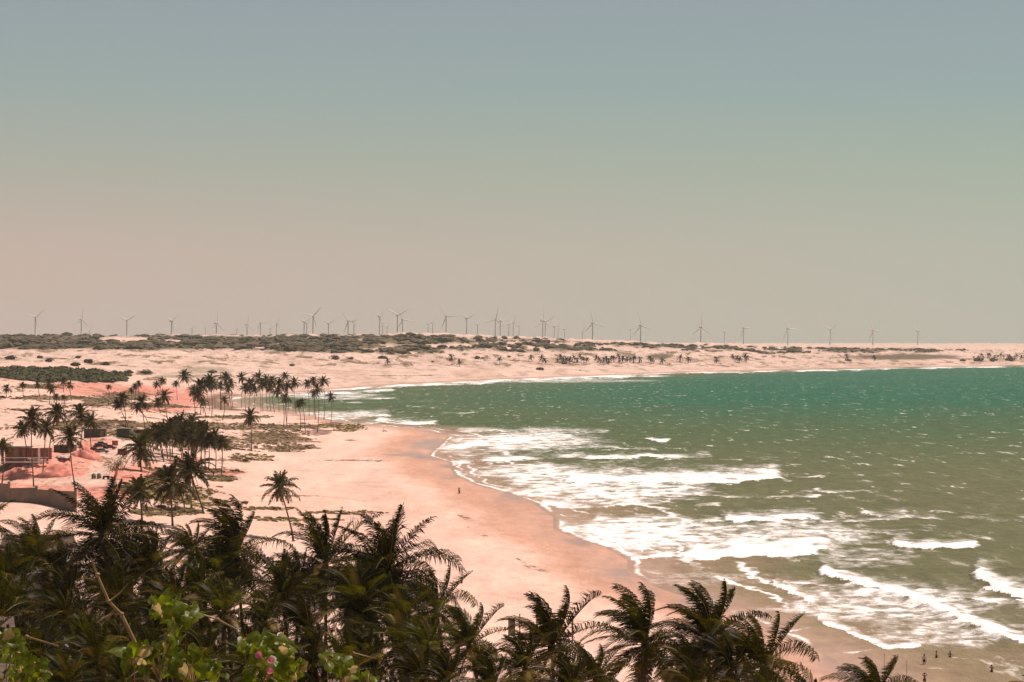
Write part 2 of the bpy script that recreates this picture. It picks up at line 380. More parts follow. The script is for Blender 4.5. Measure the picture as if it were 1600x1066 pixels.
# red earth
red = np.zeros(X.shape)
for e in ((205, 612, 110, 9, .6), (290, 626, 48, 11, .6), (60, 592, 55, 4, .7), (130, 605, 60, 8, .7), (250, 640, 60, 4, .7), (60, 735, 85, 20, .3), (150, 708, 34, 26, .5), (40, 762, 110, 8, .6), (215, 745, 50, 22, .5),
          (140, 590, 60, 4, .7), (350, 738, 30, 6, .5), (100, 712, 60, 14, .3), (290, 720, 30, 6, .6), (170, 770, 60, 12, .6)):
    red = np.maximum(red, ell(e[0], e[1], e[2], e[3], .6, e[4]))
C = mixc(C, red*np.clip(.78+.5*W1+.5*W3, 0, 1), (0.58, 0.20, 0.145)); RED = red
C = mixc(C, ell(165, 722, 26, 20, .5, .3, -.7)*.9+ell(110, 752, 90, 7, .6, .4)*.7, (0.62, 0.42, 0.33))
# low grass, creepers
grs = np.zeros(X.shape)
for e in ((80, 622, 95, 3.5), (210, 634, 120, 4), (30, 640, 50, 2.5), (200, 618, 40, 8), (330, 690, 70, 14), (290, 664, 150, 4.5), (420, 686, 60, 14), (380, 668, 90, 5), (445, 700, 50, 7), (250, 683, 60, 6), (240, 592, 20, 3), (225, 583, 16, 4),
          (150, 660, 60, 4), (470, 667, 60, 3), (360, 652, 70, 2.5), (120, 668, 90, 5), (200, 676, 70, 6), (300, 735, 70, 5), (340, 748, 40, 5), (160, 628, 30, 5), (60, 604, 40, 4)):
    grs = np.maximum(grs, ell(e[0], e[1], e[2], e[3], .8, 1.0))
VEG = np.maximum(grs*.90, RED*.36); VC = np.zeros(X.shape+(3,))+np.array((0.125, 0.075, 0.032))
yg = np.zeros(X.shape)
for e in ((545, 669, 26, 7), (520, 664, 20, 5), (385, 715, 45, 6), (280, 772, 80, 12), (330, 785, 60, 7), (240, 757, 50, 9), (530, 801, 60, 3), (450, 812, 80, 3.5), (430, 795, 40, 3), (260, 800, 60, 7), (270, 745, 50, 6)):
    yg = np.maximum(yg, ell(e[0], e[1], e[2], e[3], .8, 1.0))
VC = mixc(VC, yg, (0.20, 0.14, 0.030)); VEG = np.maximum(VEG, yg*.80)
# dark knoll, wet flats behind it, debris and drift lines
C = mixc(C, ell(355, 628, 42, 12, .5, .6)*.85, (0.13, 0.08, 0.05))
C = mixc(C, ell(300, 588, 60, 2.6, .5, .5)*.8+ell(320, 578, 38, 5, .5, .5)*.6, (0.21, 0.18, 0.12))
rr_ = random.Random(8)
for e in [(rr_.uniform(420, 760), rr_.uniform(735, 900), rr_.uniform(30, 90), rr_.uniform(.5, 1.1), rr_.uniform(-.02, .12)) for _ in range(16)]+[(rr_.uniform(760, 960), rr_.uniform(900, 960), rr_.uniform(20, 60), .8, .15) for _ in range(6)]:
    C = mixc(C, ell(e[0], e[1], e[2], e[3], .9, .9, e[4])*.35, (0.40, 0.24, 0.17))
for e in ((560, 719.5, 62, 1.3), (610, 721, 40, 1.0), (350, 719, 70, 1.6), (480, 690, 30, 2), (440, 775, 60, 1.2), (470, 583.5, 60, .8), (640, 587, 90, .8), (345, 583, 110, .7), (545, 688, 12, 1.6),
          (330, 738, 70, 1.5), (500, 676, 22, 5), (470, 700, 14, 5), (745, 830, 22, 5, .5), (735, 812, 18, 3, .3), (840, 888, 26, 4, .3), (820, 880, 20, 3, .6), (620, 702, 60, 1)):
    q_ = ell(e[0], e[1], e[2], e[3], .7, .8, e[4] if len(e) > 4 else 0); VC = mixc(VC, q_, (0.17, 0.085, 0.06)); VEG = np.maximum(VEG, q_*.80)
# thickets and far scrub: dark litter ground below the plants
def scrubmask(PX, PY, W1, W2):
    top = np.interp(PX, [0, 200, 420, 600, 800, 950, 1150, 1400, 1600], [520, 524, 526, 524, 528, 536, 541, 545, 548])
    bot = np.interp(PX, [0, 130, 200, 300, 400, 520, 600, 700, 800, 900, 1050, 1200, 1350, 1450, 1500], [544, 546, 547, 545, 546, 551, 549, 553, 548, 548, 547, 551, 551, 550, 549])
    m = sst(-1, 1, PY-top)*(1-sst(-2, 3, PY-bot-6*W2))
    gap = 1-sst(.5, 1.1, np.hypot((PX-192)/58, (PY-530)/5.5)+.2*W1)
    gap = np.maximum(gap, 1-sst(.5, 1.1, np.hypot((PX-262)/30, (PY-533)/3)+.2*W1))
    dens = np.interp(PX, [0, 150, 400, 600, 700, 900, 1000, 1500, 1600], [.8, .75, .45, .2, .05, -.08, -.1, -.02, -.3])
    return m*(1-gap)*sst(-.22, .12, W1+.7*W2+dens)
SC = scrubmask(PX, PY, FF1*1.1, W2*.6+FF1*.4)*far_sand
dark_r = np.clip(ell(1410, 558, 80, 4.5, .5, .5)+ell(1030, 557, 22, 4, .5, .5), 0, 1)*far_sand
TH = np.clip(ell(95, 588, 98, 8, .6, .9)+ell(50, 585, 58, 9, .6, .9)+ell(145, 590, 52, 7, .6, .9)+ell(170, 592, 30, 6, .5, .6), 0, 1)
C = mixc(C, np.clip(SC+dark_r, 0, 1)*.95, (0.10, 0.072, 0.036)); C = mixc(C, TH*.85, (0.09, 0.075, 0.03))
VEG = np.maximum(VEG, bumpy*.80); VEG = np.maximum(VEG, .30*far_sand*np.clip((600-PY)/30, 0, 1)); VEG = np.maximum(VEG, .70*sst(420, 600, Y)*(1-far_sand)*sst(30, 110, S)*sst(.05, .25, .7*W1+.6*W3+.3*W2)*(PX < 640))
VEG = np.where(far_sand > .5, VEG*.95, VEG)
# damp and wet sand along the water
damp_w = np.interp(Y, [200, 300, 420, 560, 650, 900, 1100, 1500, 2500, 5000], [14, 18, 24, 30, 25, 36, 16, 12, 25, 40])
dm = 1-sst(.45, 1.0, (S+4*W2+2*W1)/damp_w)
C = mixc(C, dm*.92, (0.50, 0.270, 0.185))
wet = 1-sst(.2, 1.1, (S+5*W2+2*W1)/(damp_w*.52))
wet = np.maximum(wet, ell(690, 697, 22, 9, .6, .5)); wet = np.maximum(wet, ell(640, 711, 70, 2.2, .6, .6)*.8)
wet = wet*(.25+.75*sst(-.25, .35, W2)); C = mixc(C, wet*.85, (0.34, 0.205, 0.155)); VEG = VEG*(1-dm); C = mixc(C, ell(650, 688, 45, 14, .6, .5)*.4, (0.50, 0.285, 0.20))
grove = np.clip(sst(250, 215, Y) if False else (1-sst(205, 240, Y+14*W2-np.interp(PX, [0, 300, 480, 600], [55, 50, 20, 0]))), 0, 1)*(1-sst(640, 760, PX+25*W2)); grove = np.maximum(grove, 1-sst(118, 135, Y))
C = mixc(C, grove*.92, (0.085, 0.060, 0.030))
GGR = np.maximum(grs, yg)*(PX > -40)*(PX < 640); GGV = (Y > 110)*(Y < 225)*(PX > -60)*(PX < 700)*1.0
GX = (PX, PY, X, Y, Z); GSC = SC*(np.hypot(X, Y) > 0); GTH = TH*((Y > 1000) & (Y < 2600))
me, used = grid_to_mesh('beach_ground', X, Y, Z)
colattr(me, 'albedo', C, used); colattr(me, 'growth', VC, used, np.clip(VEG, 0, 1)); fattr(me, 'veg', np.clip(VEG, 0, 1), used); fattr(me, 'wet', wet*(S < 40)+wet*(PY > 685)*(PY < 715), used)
m = bpy.data.materials.new('sand'); m.use_nodes = True; nt = m.node_tree; p = nt.nodes['Principled BSDF']
at = nt.nodes.new('ShaderNodeAttribute'); at.attribute_name = 'albedo'; aw = nt.nodes.new('ShaderNodeAttribute'); aw.attribute_name = 'wet'
geo = nt.nodes.new('ShaderNodeNewGeometry')
def noise(nt, scale, sc3, det=5, rough=.6):
    mp = nt.nodes.new('ShaderNodeMapping'); mp.inputs['Scale'].default_value = sc3; nt.links.new(geo_out, mp.inputs[0])
    n = nt.nodes.new('ShaderNodeTexNoise'); n.inputs['Scale'].default_value = scale; n.inputs['Detail'].default_value = det; n.inputs['Roughness'].default_value = rough
    nt.links.new(mp.outputs[0], n.inputs['Vector']); return n
def mrange(nt, src, a, b, c, d, smooth=False):
    n = nt.nodes.new('ShaderNodeMapRange'); n.inputs['From Min'].default_value = a; n.inputs['From Max'].default_value = b
    n.inputs['To Min'].default_value = c; n.inputs['To Max'].default_value = d
    if smooth: n.interpolation_type = 'SMOOTHSTEP'
    nt.links.new(src, n.inputs['Value']); return n.outputs[0]
def vmul(nt, a, b):
    n = nt.nodes.new('ShaderNodeVectorMath'); n.operation = 'MULTIPLY'; nt.links.new(a, n.inputs[0])
    nt.links.new(b, n.inputs[1]); return n.outputs[0]
def fop(nt, op, a, b):
    n = nt.nodes.new('ShaderNodeMath'); n.operation = op
    for i, q in enumerate((a, b)):
        if isinstance(q, (int, float)): n.inputs[i].default_value = q
        else: nt.links.new(q, n.inputs[i])
    return n.outputs[0]
geo_out = geo.outputs['Position']
nA = noise(nt, .35, (1, .45, 1)); nB = noise(nt, 0.06, (1, .35, 1)); nC = noise(nt, 1.6, (1, .6, 1), 3)
nS = noise(nt, .10, (1, .16, 1), 6, .65)
f = fop(nt, 'ADD', fop(nt, 'ADD', mrange(nt, nS.outputs[0], .3, .7, -.12, .10), mrange(nt, nA.outputs[0], .3, .7, -.09, .09)), mrange(nt, nB.outputs[0], .3, .7, .90, 1.08))
v = nt.nodes.new('ShaderNodeVectorMath'); v.operation = 'SCALE'; nt.links.new(at.outputs['Color'], v.inputs[0]); nt.links.new(f, v.inputs['Scale'])
ag = nt.nodes.new('ShaderNodeAttribute'); ag.attribute_name = 'growth'; av = nt.nodes.new('ShaderNodeAttribute'); av.attribute_name = 'veg'
nD = noise(nt, .5, (1, .5, 1), 6, .7); nE = noise(nt, .045, (1, .4, 1), 6, .7)
tf = fop(nt, 'ADD', av.outputs['Fac'], fop(nt, 'ADD', mrange(nt, nD.outputs[0], .25, .75, -.55, .55), mrange(nt, nE.outputs[0], .25, .75, -.45, .45)))
tm = mrange(nt, tf, .42, .80, 0, .92, True); tm = fop(nt, 'MULTIPLY', tm, mrange(nt, av.outputs['Fac'], 0.02, .25, 0, 1))
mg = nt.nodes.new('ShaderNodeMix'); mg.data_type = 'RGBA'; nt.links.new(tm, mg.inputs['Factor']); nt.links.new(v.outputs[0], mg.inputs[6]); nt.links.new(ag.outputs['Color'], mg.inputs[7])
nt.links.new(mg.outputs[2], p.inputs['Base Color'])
nt.links.new(mrange(nt, aw.outputs['Fac'], 0, 1, .85, .28), p.inputs['Roughness'])
nt.links.new(mrange(nt, aw.outputs['Fac'], 0, 1, .1, .45), p.inputs['Specular IOR Level'])
bp = nt.nodes.new('ShaderNodeBump'); bp.inputs['Distance'].default_value = 0.5
hsum = fop(nt, 'ADD', fop(nt, 'MULTIPLY', nA.outputs[0], 1.6), fop(nt, 'MULTIPLY', nC.outputs[0], .5))
nt.links.new(hsum, bp.inputs['Height']); nt.links.new(mrange(nt, aw.outputs['Fac'], 0, .6, .80, .02), bp.inputs['Strength'])
nt.links.new(bp.outputs[0], p.inputs['Normal'])
me.materials.append(m)
tag(link('beach_ground', me), kind='structure')

# ------------------------------------------------------------------ the sea
UW = np.concatenate([np.linspace(-.25, .30, 1150, endpoint=False), np.linspace(.30, 1.8, 40)])
DW = fan_rows([(60, 225, 30), (225, 1300, 760), (1300, 4700, 230), (4700, 15000, 30)])
X, Y = fan_mesh('w', DW, UW); S = shore(X, Y)
PX = X/Y*FPX+800; PY = HY+CAM_H/Y*FPX
lw = np.log(Y)*60; wx = X/Y*300
W1 = fbm(wx/3.2+70, lw/.7, 4); W2 = fbm(wx/10+11, lw/3, 4); W3 = fbm(wx/1.6+31, lw/.28, 3)
F = np.zeros(X.shape); CR = np.zeros(X.shape)
def crest(pts, w, k=1.0, e=2.0, end=18, hgt=0.5):
    """one broken wave: pts trace its shoreward edge, foam trails off seawards over w"""
    global F, CR
    xs = [p[0] for p in pts]; ys = [p[1] for p in pts]
    sel = (PX > xs[0]-5) & (PX < xs[-1]+5) & (PY > min(ys)-w*3-6) & (PY < max(ys)+8)
    px = PX[sel]; py = PY[sel]; a = W1[sel]; b = W2[sel]
    c = np.interp(px+10*b, xs, ys) + e*2.0*a + (2+w*.30)*b + 1.5*W3[sel]
    dy = c-py; ends = sst(xs[0], xs[0]+end, px+12*a)*(1-sst(xs[-1]-end, xs[-1], px+12*a))
    f = k*ends*np.where(dy > 0, np.exp(-(dy/(w*1.25*(1+.8*b)))**1.15), 1-sst(0, e*.5, -dy))
    f = f*np.clip((.80 if hgt < 1 else 1.0)+.8*gn(px/38+ys[0], py/9), .25 if hgt < 1 else .6, 1.15)
    F[sel] = np.maximum(F[sel], f)
    CR[sel] = np.maximum(CR[sel], hgt*.80*ends*(.75+.5*b)*np.exp(-((dy-w*.3)/(w*.5+1.2))**2))
def zone(px, py, rx, ry, k):
    global F
    r = np.hypot((PX-px)/rx, (PY-py)/ry)+.35*W2; F = np.maximum(F, k*(1-sst(.45, 1.15, r))*(1+.9*W1))
# far shore
crest([(480, 612), (560, 608), (640, 603), (760, 597), (900, 591), (1000, 587), (1060, 584)], 5, .95, 1.2, 10, .2)
crest([(1000, 586), (1100, 583), (1250, 580), (1400, 576.5), (1610, 573.5)], 2.0, .95, .8, 10, .2)
crest([(600, 603), (700, 602), (800, 598), (900, 594), (1000, 589), (1060, 589)], 3, .8, 1, 14, .2)
crest([(355, 624), (420, 619), (480, 617), (560, 613), (620, 611)], 4, .85, 1.4, 10, .2); crest([(500, 626), (560, 625), (625, 622)], 2.5, .75, 1, 14, .2)
crest([(400, 636), (470, 632), (560, 630), (600, 630)], 2, .55, 1, 14, .2)
crest([(495, 660), (520, 656), (560, 652), (600, 650), (620, 651)], 9, 1.0, 1.5, 20, .4); crest([(583, 656), (610, 662), (640, 664), (690, 664)], 7, 1.05, 1.5, 14, .5)
crest([(586, 667), (610, 668), (650, 669)], 2, .8, 1, 10, .1); crest([(530, 663), (560, 664), (600, 660)], 3, .7, 1, 10, .1)
crest([(680, 645), (720, 647), (760, 645)], 1.5, .8, .8, 14, .2); crest([(640, 636), (665, 638), (690, 636)], 1.5, .7, .8, 10, .2)
# the line of breakers
crest([(672, 705), (710, 700), (750, 696), (790, 691), (840, 687), (885, 681)], 11, 1.0, 1.5)
crest([(700, 676), (750, 674), (830, 674), (900, 676), (960, 677)], 6, .75)
crest([(700, 729), (712, 726), (740, 722), (800, 721), (860, 718), (925, 714)], 9, .95)
crest([(706, 736), (722, 744), (738, 738)], 5, .9, 1.5, 5); crest([(770, 710), (850, 706), (920, 700), (980, 700)], 6, .7)
crest([(905, 718), (950, 717), (1000, 716), (1060, 717), (1118, 715)], 6, 1.1, 1.5, 14, .8)
crest([(1005, 686), (1030, 691), (1050, 690)], 4, 1.0, 1.2, 8); crest([(950, 700), (1000, 703), (1040, 702)], 2.5, .8, 1.2, 12)
crest([(1110, 717), (1130, 720), (1165, 721)], 2, .7, 1.2, 10); crest([(925, 731), (960, 732), (1010, 735)], 3, .7)
crest([(870, 752), (900, 758), (950, 754), (1010, 756), (1090, 756), (1150, 755), (1195, 750), (1235, 747)], 17, 1.15, 2, 26, 1.0)
crest([(1180, 742), (1220, 744), (1260, 748), (1300, 746)], 2.5, .7); crest([(1264, 765), (1290, 770), (1330, 770), (1380, 768)], 3.5, .85, 1.5, 12, .4)
crest([(757, 772), (775, 779), (800, 773), (850, 767), (900, 768), (960, 775), (1020, 778)], 11, 1.0, 1.8, 10)
crest([(838, 793), (860, 787), (880, 792), (915, 796), (960, 792), (1040, 790)], 11, .9, 1.8, 12)
crest([(872, 833), (890, 829), (930, 834), (965, 852), (987, 873), (1010, 874), (1060, 872)], 14, 1.0, 2, 8)
crest([(920, 812), (960, 812), (1020, 815), (1090, 818), (1140, 816)], 9, .8); crest([(990, 842), (1050, 845), (1100, 850), (1130, 848)], 12, .7)
crest([(1066, 771), (1110, 777), (1200, 779), (1290, 777)], 3.5, .85); crest([(1075, 793), (1110, 790), (1140, 792)], 4, .6)
crest([(1050, 885), (1085, 880), (1110, 876), (1140, 872), (1190, 874), (1265, 868), (1310, 860)], 34, 1.15, 2.2, 30, 1.3)
crest([(1118, 800), (1132, 812), (1150, 818), (1190, 816), (1240, 814), (1300, 817)], 12, 1.0, 2, 26, 1.0); crest([(1250, 822), (1330, 816), (1420, 811), (1500, 813)], 7, .78, 2, 50, .3); crest([(1470, 806), (1540, 812), (1640, 818)], 4, .6, 1.5, 50, .2)
crest([(1150, 828), (1200, 834), (1300, 836), (1400, 836), (1470, 832)], 6, .65); crest([(1336, 803), (1375, 808), (1425, 804)], 6, 1.0, 1.6, 14, .8)
crest([(1440, 798), (1520, 806), (1560, 806)], 3, .6); crest([(1386, 848), (1405, 857), (1440, 861), (1490, 862), (1535, 856)], 13, 1.1, 1.8, 16, 1.2)
crest([(1276, 896), (1310, 908), (1350, 920), (1400, 932), (1450, 948), (1500, 974), (1550, 990), (1590, 1008), (1640, 1020)], 16, 1.15, 2.2, 12, 1.3)
crest([(1518, 903), (1545, 920), (1575, 936), (1640, 956)], 24, 1.2, 2.2, 14, 1.5); crest([(1420, 925), (1500, 935), (1580, 950), (1640, 960)], 16, .75)
crest([(1204, 914), (1250, 934), (1270, 944), (1280, 966), (1310, 984), (1350, 1000), (1385, 1013), (1415, 1014), (1440, 1010)], 14, 1.05, 1.8, 8, .6)
crest([(1205, 905), (1230, 914), (1290, 918), (1330, 925)], 9, .75); crest([(1470, 1025), (1540, 1033), (1600, 1036)], 2, .55, 1, 16, .1)
crest([(1400, 1044), (1440, 1046), (1480, 1046)], 2, .5, 1, 16, .1)
crest([(1005, 914), (1040, 924), (1080, 930), (1105, 936), (1120, 942)], 2.2, 1.1, 1.2, 5, .1); crest([(998, 893), (1060, 900), (1140, 903), (1210, 902)], 6, .55)
crest([(1225, 988), (1240, 986), (1275, 980)], 1.6, .9, 1, 8, .1); crest([(1308, 1022), (1340, 1020), (1368, 1014)], 2, .8, 1, 8, .1); crest([(1490, 1004), (1560, 1006)], 3, .5)
for z_ in ((830, 690, 150, 20, .62), (960, 765, 220, 28, .60), (1020, 835, 150, 38, .70), (1230, 840, 220, 34, .52), (1400, 945, 210, 42, .55), (1500, 990, 160, 30, .5), (520, 650, 80, 10, .5), (740, 700, 50, 20, .45), (520, 618, 120, 8, .5), (860, 740, 130, 20, .62), (1130, 905, 160, 14, .33), (850, 595, 250, 4, .45), (1350, 870, 150, 22, .4)):
    zone(z_[0]-12, z_[1], z_[2], z_[3], z_[4]*1.03)
edge = (1-sst(0, 1.3, np.abs(S+1.2+1.5*W2)))*np.clip(.55+1.1*W2, 0, 1)*sst(250, 330, Y)
for o1, w1_, k1 in ((4, 1.0, .9), (8, 1.4, 1.0), (14, 1.8, .95), (22, 2.4, .85), (31, 3.0, .75)):
    near_ = sst(250, 330, Y)*(1-sst(1300, 1900, Y))
    edge = np.maximum(edge, near_*k1*(1-sst(0, w1_, np.abs(S+o1+5*W2+2*W1)))*sst(-.1, .35, gn(X/28+o1, Y/60)))
F = np.maximum(F, edge*.95)
F *= sst(-.3, .6, -S+.0)  # none on dry land
ad_ = -S
teal = sst(800, 1700, Y+200*W2)*sst(60, 260, ad_)*np.clip(.30+.8*sst(560, 1300, PX)+.15*W2, 0, 1)
sea = np.zeros(X.shape+(3,))+np.array((0.132, 0.128, 0.056))
sea = mixc(sea, sst(560, 1100, Y+160*W2)*.85, (0.076, 0.104, 0.036))
sea = mixc(sea, teal, (0.010, 0.102, 0.050))
nf_ = (1-sst(500, 1000, Y))[..., None]
sea = sea*(np.array((.78, .86, .78))*(1-nf_)+np.array((.92, .90, .92))*nf_)
sea = mixc(sea, (1-sst(8, 45, ad_+14*W2))*.8, (0.30, 0.20, 0.125)); sea = mixc(sea, (1-sst(1, 13, ad_+5*W2))*.85, (0.38, 0.245, 0.185))
sea = mixc(sea, (1-sst(300, 420, Y))*sst(5, 40, ad_)*.5, (0.20, 0.16, 0.10))
sea = sea*(1+.16*W2[..., None]+.18*W1[..., None]*sst(450, 900, Y)[..., None])
wet_res = sst(5, 30, ad_)
Zs = CR*1.0*wet_res + wet_res*(.16*fbm(X/9, Y/5, 3)+.10*fbm(X/3, Y/2, 2)) + .05*(1-sst(0, 6, ad_))*0
Zs = Zs + 0.02
me, used = grid_to_mesh('sea_water', X, Y, Zs, keep=(S < 3))
colattr(me, 'albedo', sea, used); fattr(me, 'foam', np.clip(F, 0, 1.3), used); fattr(me, 'shallow', 1-sst(1, 14, ad_), used)
m = bpy.data.materials.new('sea'); m.use_nodes = True; nt = m.node_tree; p = nt.nodes['Principled BSDF']
at = nt.nodes.new('ShaderNodeAttribute'); at.attribute_name = 'albedo'; af = nt.nodes.new('ShaderNodeAttribute'); af.attribute_name = 'foam'
ash = nt.nodes.new('ShaderNodeAttribute'); ash.attribute_name = 'shallow'
geo = nt.nodes.new('ShaderNodeNewGeometry'); geo_out = geo.outputs['Position']
n1 = noise(nt, .26, (1, .50, 1), 7, .68); n2 = noise(nt, 1.1, (.55, .9, 1), 5, .6); n3 = noise(nt, .17, (1, .22, 1), 4, .6); n4 = noise(nt, .025, (1, .4, 1), 2)
# foam breakup
brk = fop(nt, 'ADD', mrange(nt, n1.outputs[0], .25, .75, -.45, .45), mrange(nt, n2.outputs[0], .25, .75, -.30, .30))
fs = fop(nt, 'ADD', fop(nt, 'MULTIPLY', af.outputs['Fac'], 1.30), fop(nt, 'MULTIPLY', brk, mrange(nt, af.outputs['Fac'], 0.0, 1.0, .6, .85)))
foam = fop(nt, 'ADD', mrange(nt, fs, .34, .74, 0, .42), mrange(nt, fs, .62, .98, 0, .58, True))
cap = fop(nt, 'MULTIPLY', mrange(nt, n3.outputs[0], .585, .66, 0, 1, True), mrange(nt, n1.outputs[0], .42, .58, 0, 1, True))
cap = fop(nt, 'MULTIPLY', cap, mrange(nt, n4.outputs[0], .40, .60, .15, 1)); cap = fop(nt, 'MULTIPLY', cap, mrange(nt, ash.outputs['Fac'], 0, .2, 1, 0))
foam = fop(nt, 'MAXIMUM', foam, fop(nt, 'MULTIPLY', cap, .75))
ripple = fop(nt, 'ADD', mrange(nt, n1.outputs[0], .3, .7, .80, 1.2), mrange(nt, n3.outputs[0], .3, .7, -.10, .10))
vv = nt.nodes.new('ShaderNodeVectorMath'); vv.operation = 'SCALE'; nt.links.new(at.outputs['Color'], vv.inputs[0]); nt.links.new(ripple, vv.inputs['Scale'])
mx = nt.nodes.new('ShaderNodeMix'); mx.data_type = 'RGBA'; nt.links.new(foam, mx.inputs['Factor']); nt.links.new(vv.outputs[0], mx.inputs[6]); mx.inputs[7].default_value = (.86, .80, .77, 1)
nt.links.new(mx.outputs[2], p.inputs['Base Color'])
nt.links.new(mrange(nt, foam, 0, 1, .38, .9), p.inputs['Roughness']); nt.links.new(mrange(nt, foam, 0, 1, .02, .02), p.inputs['Specular IOR Level'])
bp = nt.nodes.new('ShaderNodeBump'); bp.inputs['Distance'].default_value = .8
hh = fop(nt, 'ADD', fop(nt, 'MULTIPLY', n1.outputs[0], 1.5), fop(nt, 'ADD', fop(nt, 'MULTIPLY', n2.outputs[0], .4), fop(nt, 'MULTIPLY', foam, .25)))
nt.links.new(hh, bp.inputs['Height']); nt.links.new(mrange(nt, ash.outputs['Fac'], 0, 1, .7, .03), bp.inputs['Strength'])
nt.links.new(bp.outputs[0], p.inputs['Normal'])
me.materials.append(m)
tag(link('sea_water', me), kind='structure')

# ------------------------------------------------------------------ palms
def ordn(n):
    w = ['', 'first', 'second', 'third', 'fourth', 'fifth', 'sixth', 'seventh', 'eighth', 'ninth', 'tenth', 'eleventh', 'twelfth', 'thirteenth', 'fourteenth', 'fifteenth', 'sixteenth', 'seventeenth', 'eighteenth', 'nineteenth', 'twentieth']
    if n <= 20: return w[n]
    t = {2: 'twenty', 3: 'thirty', 4: 'forty', 5: 'fifty'}[n//10]
    return t+'-'+w[n % 10] if n % 10 else t[:-1]+'ieth'
WIND = Vector((-1.0, 0.15, 0.0))
def frond(mb, rnd, az, el, L, nl, lw, wind, droop, mi=0, mr=1, seg=11, ll=0.24, start=None, lift=0.0):
    """one feather leaf: the rib arches over by its weight and is pushed by the wind, leaflets hang from it"""
    t = Vector((math.cos(az)*math.cos(el), math.sin(az)*math.cos(el), math.sin(el)))
    p = Vector(start) if start else Vector((0, 0, 0)); p = p + t*0.03
    pts = [p.copy()]; tans = [t.copy()]; ds = L/seg
    for i in range(seg):
        s = (i+1)/seg
        t = (t + WIND*wind*(.3+s)*ds*.7 + Vector((0, 0, -1))*droop*(.25+1.3*s)*ds).normalized()
        p = p + t*ds; pts.append(p.copy()); tans.append(t.copy())
    rad = [max(.0018, .0085*(1-i/seg)) for i in range(seg+1)]
    mb.tube(pts, rad, 4, mr, cap=False)
    side0 = Vector((0, 0, 1)).cross(tans[0])
    if side0.length < .05: side0 = Vector((1, 0, 0))
    side0.normalize(); sd = side0; roll = rnd.uniform(-.5, .5)
    sd = Matrix.Rotation(roll, 3, tans[0]) @ sd
    for k in range(nl):
        s = 0.06+0.94*(k+.5*rnd.random())/nl; q = s*seg; i = min(int(q), seg-1); fr = q-i
        c = pts[i].lerp(pts[i+1], fr); tt = tans[i].lerp(tans[i+1], fr).normalized()
        sd = (sd - tt*sd.dot(tt)); sd.normalize(); up = sd.cross(tt)
        if up.z < 0: up = -up
        l = L*ll*(min(1, .45+2.2*s))*(1-.62*max(0, s-.45)/.55)
        for sg in (-1, 1):
            if rnd.random() < .05: continue
            ln = l*rnd.uniform(.8, 1.15)
            d0 = (sd*sg*1.0 + tt*(.55+.5*s)*rnd.uniform(.8, 1.2) + up*rnd.uniform(-.05, .3) + WIND*wind*.35).normalized()
            d1 = (d0*.8 + Vector((0, 0, -1.0*rnd.uniform(.3, 1.2))) + WIND*wind*.7 + tt*.3).normalized()
            wv = tt*(lw*rnd.uniform(.8, 1.25)*.5)
            a = c; b = a+d0*ln*.5; e = b+d1*ln*.55; n = len(mb.v)
            mb.v += [tuple(a-wv*.8), tuple(a+wv*.8), tuple(b+wv), tuple(b-wv), tuple(e)]
            mb.f += [(n, n+1, n+2, n+3), (n+3, n+2, n+4)]; mb.m += [mi, mi]
def crown_meshes(seed, kind):
    """unit palm head with fronds about 1 long; returns the meshes of its parts"""
    rnd = random.Random(seed); g = MB(); d = MB(); c = MB(); blown = kind == 'blown'
    if kind in ('near', 'blown'): n, nl, lw, wind = 30, 60, .016, (rnd.uniform(.5, 1.0) if kind == 'near' else rnd.uniform(1.3, 1.7)); kind = 'near'
    elif kind == 'mid': n, nl, lw, wind = 30, 26, .045, rnd.uniform(.25, .8)
    else: n, nl, lw, wind = 16, 9, .14, rnd.uniform(.2, .6)
    for i in range(n):
        az = i*2.39996+rnd.uniform(-.3, .3); lv = (i+.5)/n
        el = R(83-lv*120+rnd.uniform(-10, 10)); L = rnd.uniform(.85, 1.15)*(.78+.35*min(1, lv*3))
        dr = rnd.uniform(.6, 1.4)*(1.25 if blown else 1)
        frond(g, rnd, az, el, L, nl, lw, wind, dr, 2 if kind == 'near' and rnd.random() < .02+.16*lv else 0, 1, seg=11 if kind == 'near' else 7 if kind == 'mid' else 4, ll=.25 if kind == 'near' else .28)
    if kind != 'far':
        n0 = len(g.v); g.lathe([(.012, -.13), (.05, -.09), (.065, -.02), (.05, .05), (.02, .12), (.002, .16)], (0, 0, 0), 9, 0)
    for i in range({'near': 7, 'mid': 8, 'far': 0}[kind]):
        frond(d, rnd, rnd.uniform(0, 6.3), R(rnd.uniform(-80, -35)), rnd.uniform(.6, .95), nl//2, lw*1.1, wind*.5, 1.6, 0, 0, seg=6)
    if kind != 'far':
        for i in range(rnd.randint(5, 9)):
            a = rnd.uniform(0, 6.3); r_ = rnd.uniform(.04, .07)
            if i == 0: c.lathe([(.01, -.14), (.05, -.11), (.062, -.07), (.05, -.02), (.01, .01)], (0, 0, 0), 8)
            c.lathe([(.005, -.03), (.024, -.015), (.027, .005), (.018, .025), (.003, .032)], (r_*math.cos(a), r_*math.sin(a), -.06-rnd.uniform(0, .05)), 7)
    me = [g.mesh('crown', [M['frond'], M['rachis'], M['frond_old']] if kind == 'near' else [M['frond_mid'] if kind == 'mid' else M['frond_far'], M['rachis'] if kind == 'mid' else M['frond_far']])]
    me.append(d.mesh('dry_frond_skirt', M['dry']) if d.v else None); me.append(c.mesh('coconut_cluster', M['coconut'], True) if c.v else None)
    return me
HEADS = {'blown': [crown_meshes(400+i, 'blown') for i in range(4)], 'near': [crown_meshes(100+i, 'near') for i in range(9)], 'mid': [crown_meshes(200+i, 'mid') for i in range(8)], 'far': [crown_meshes(300+i, 'far') for i in range(6)]}
_hi = 0
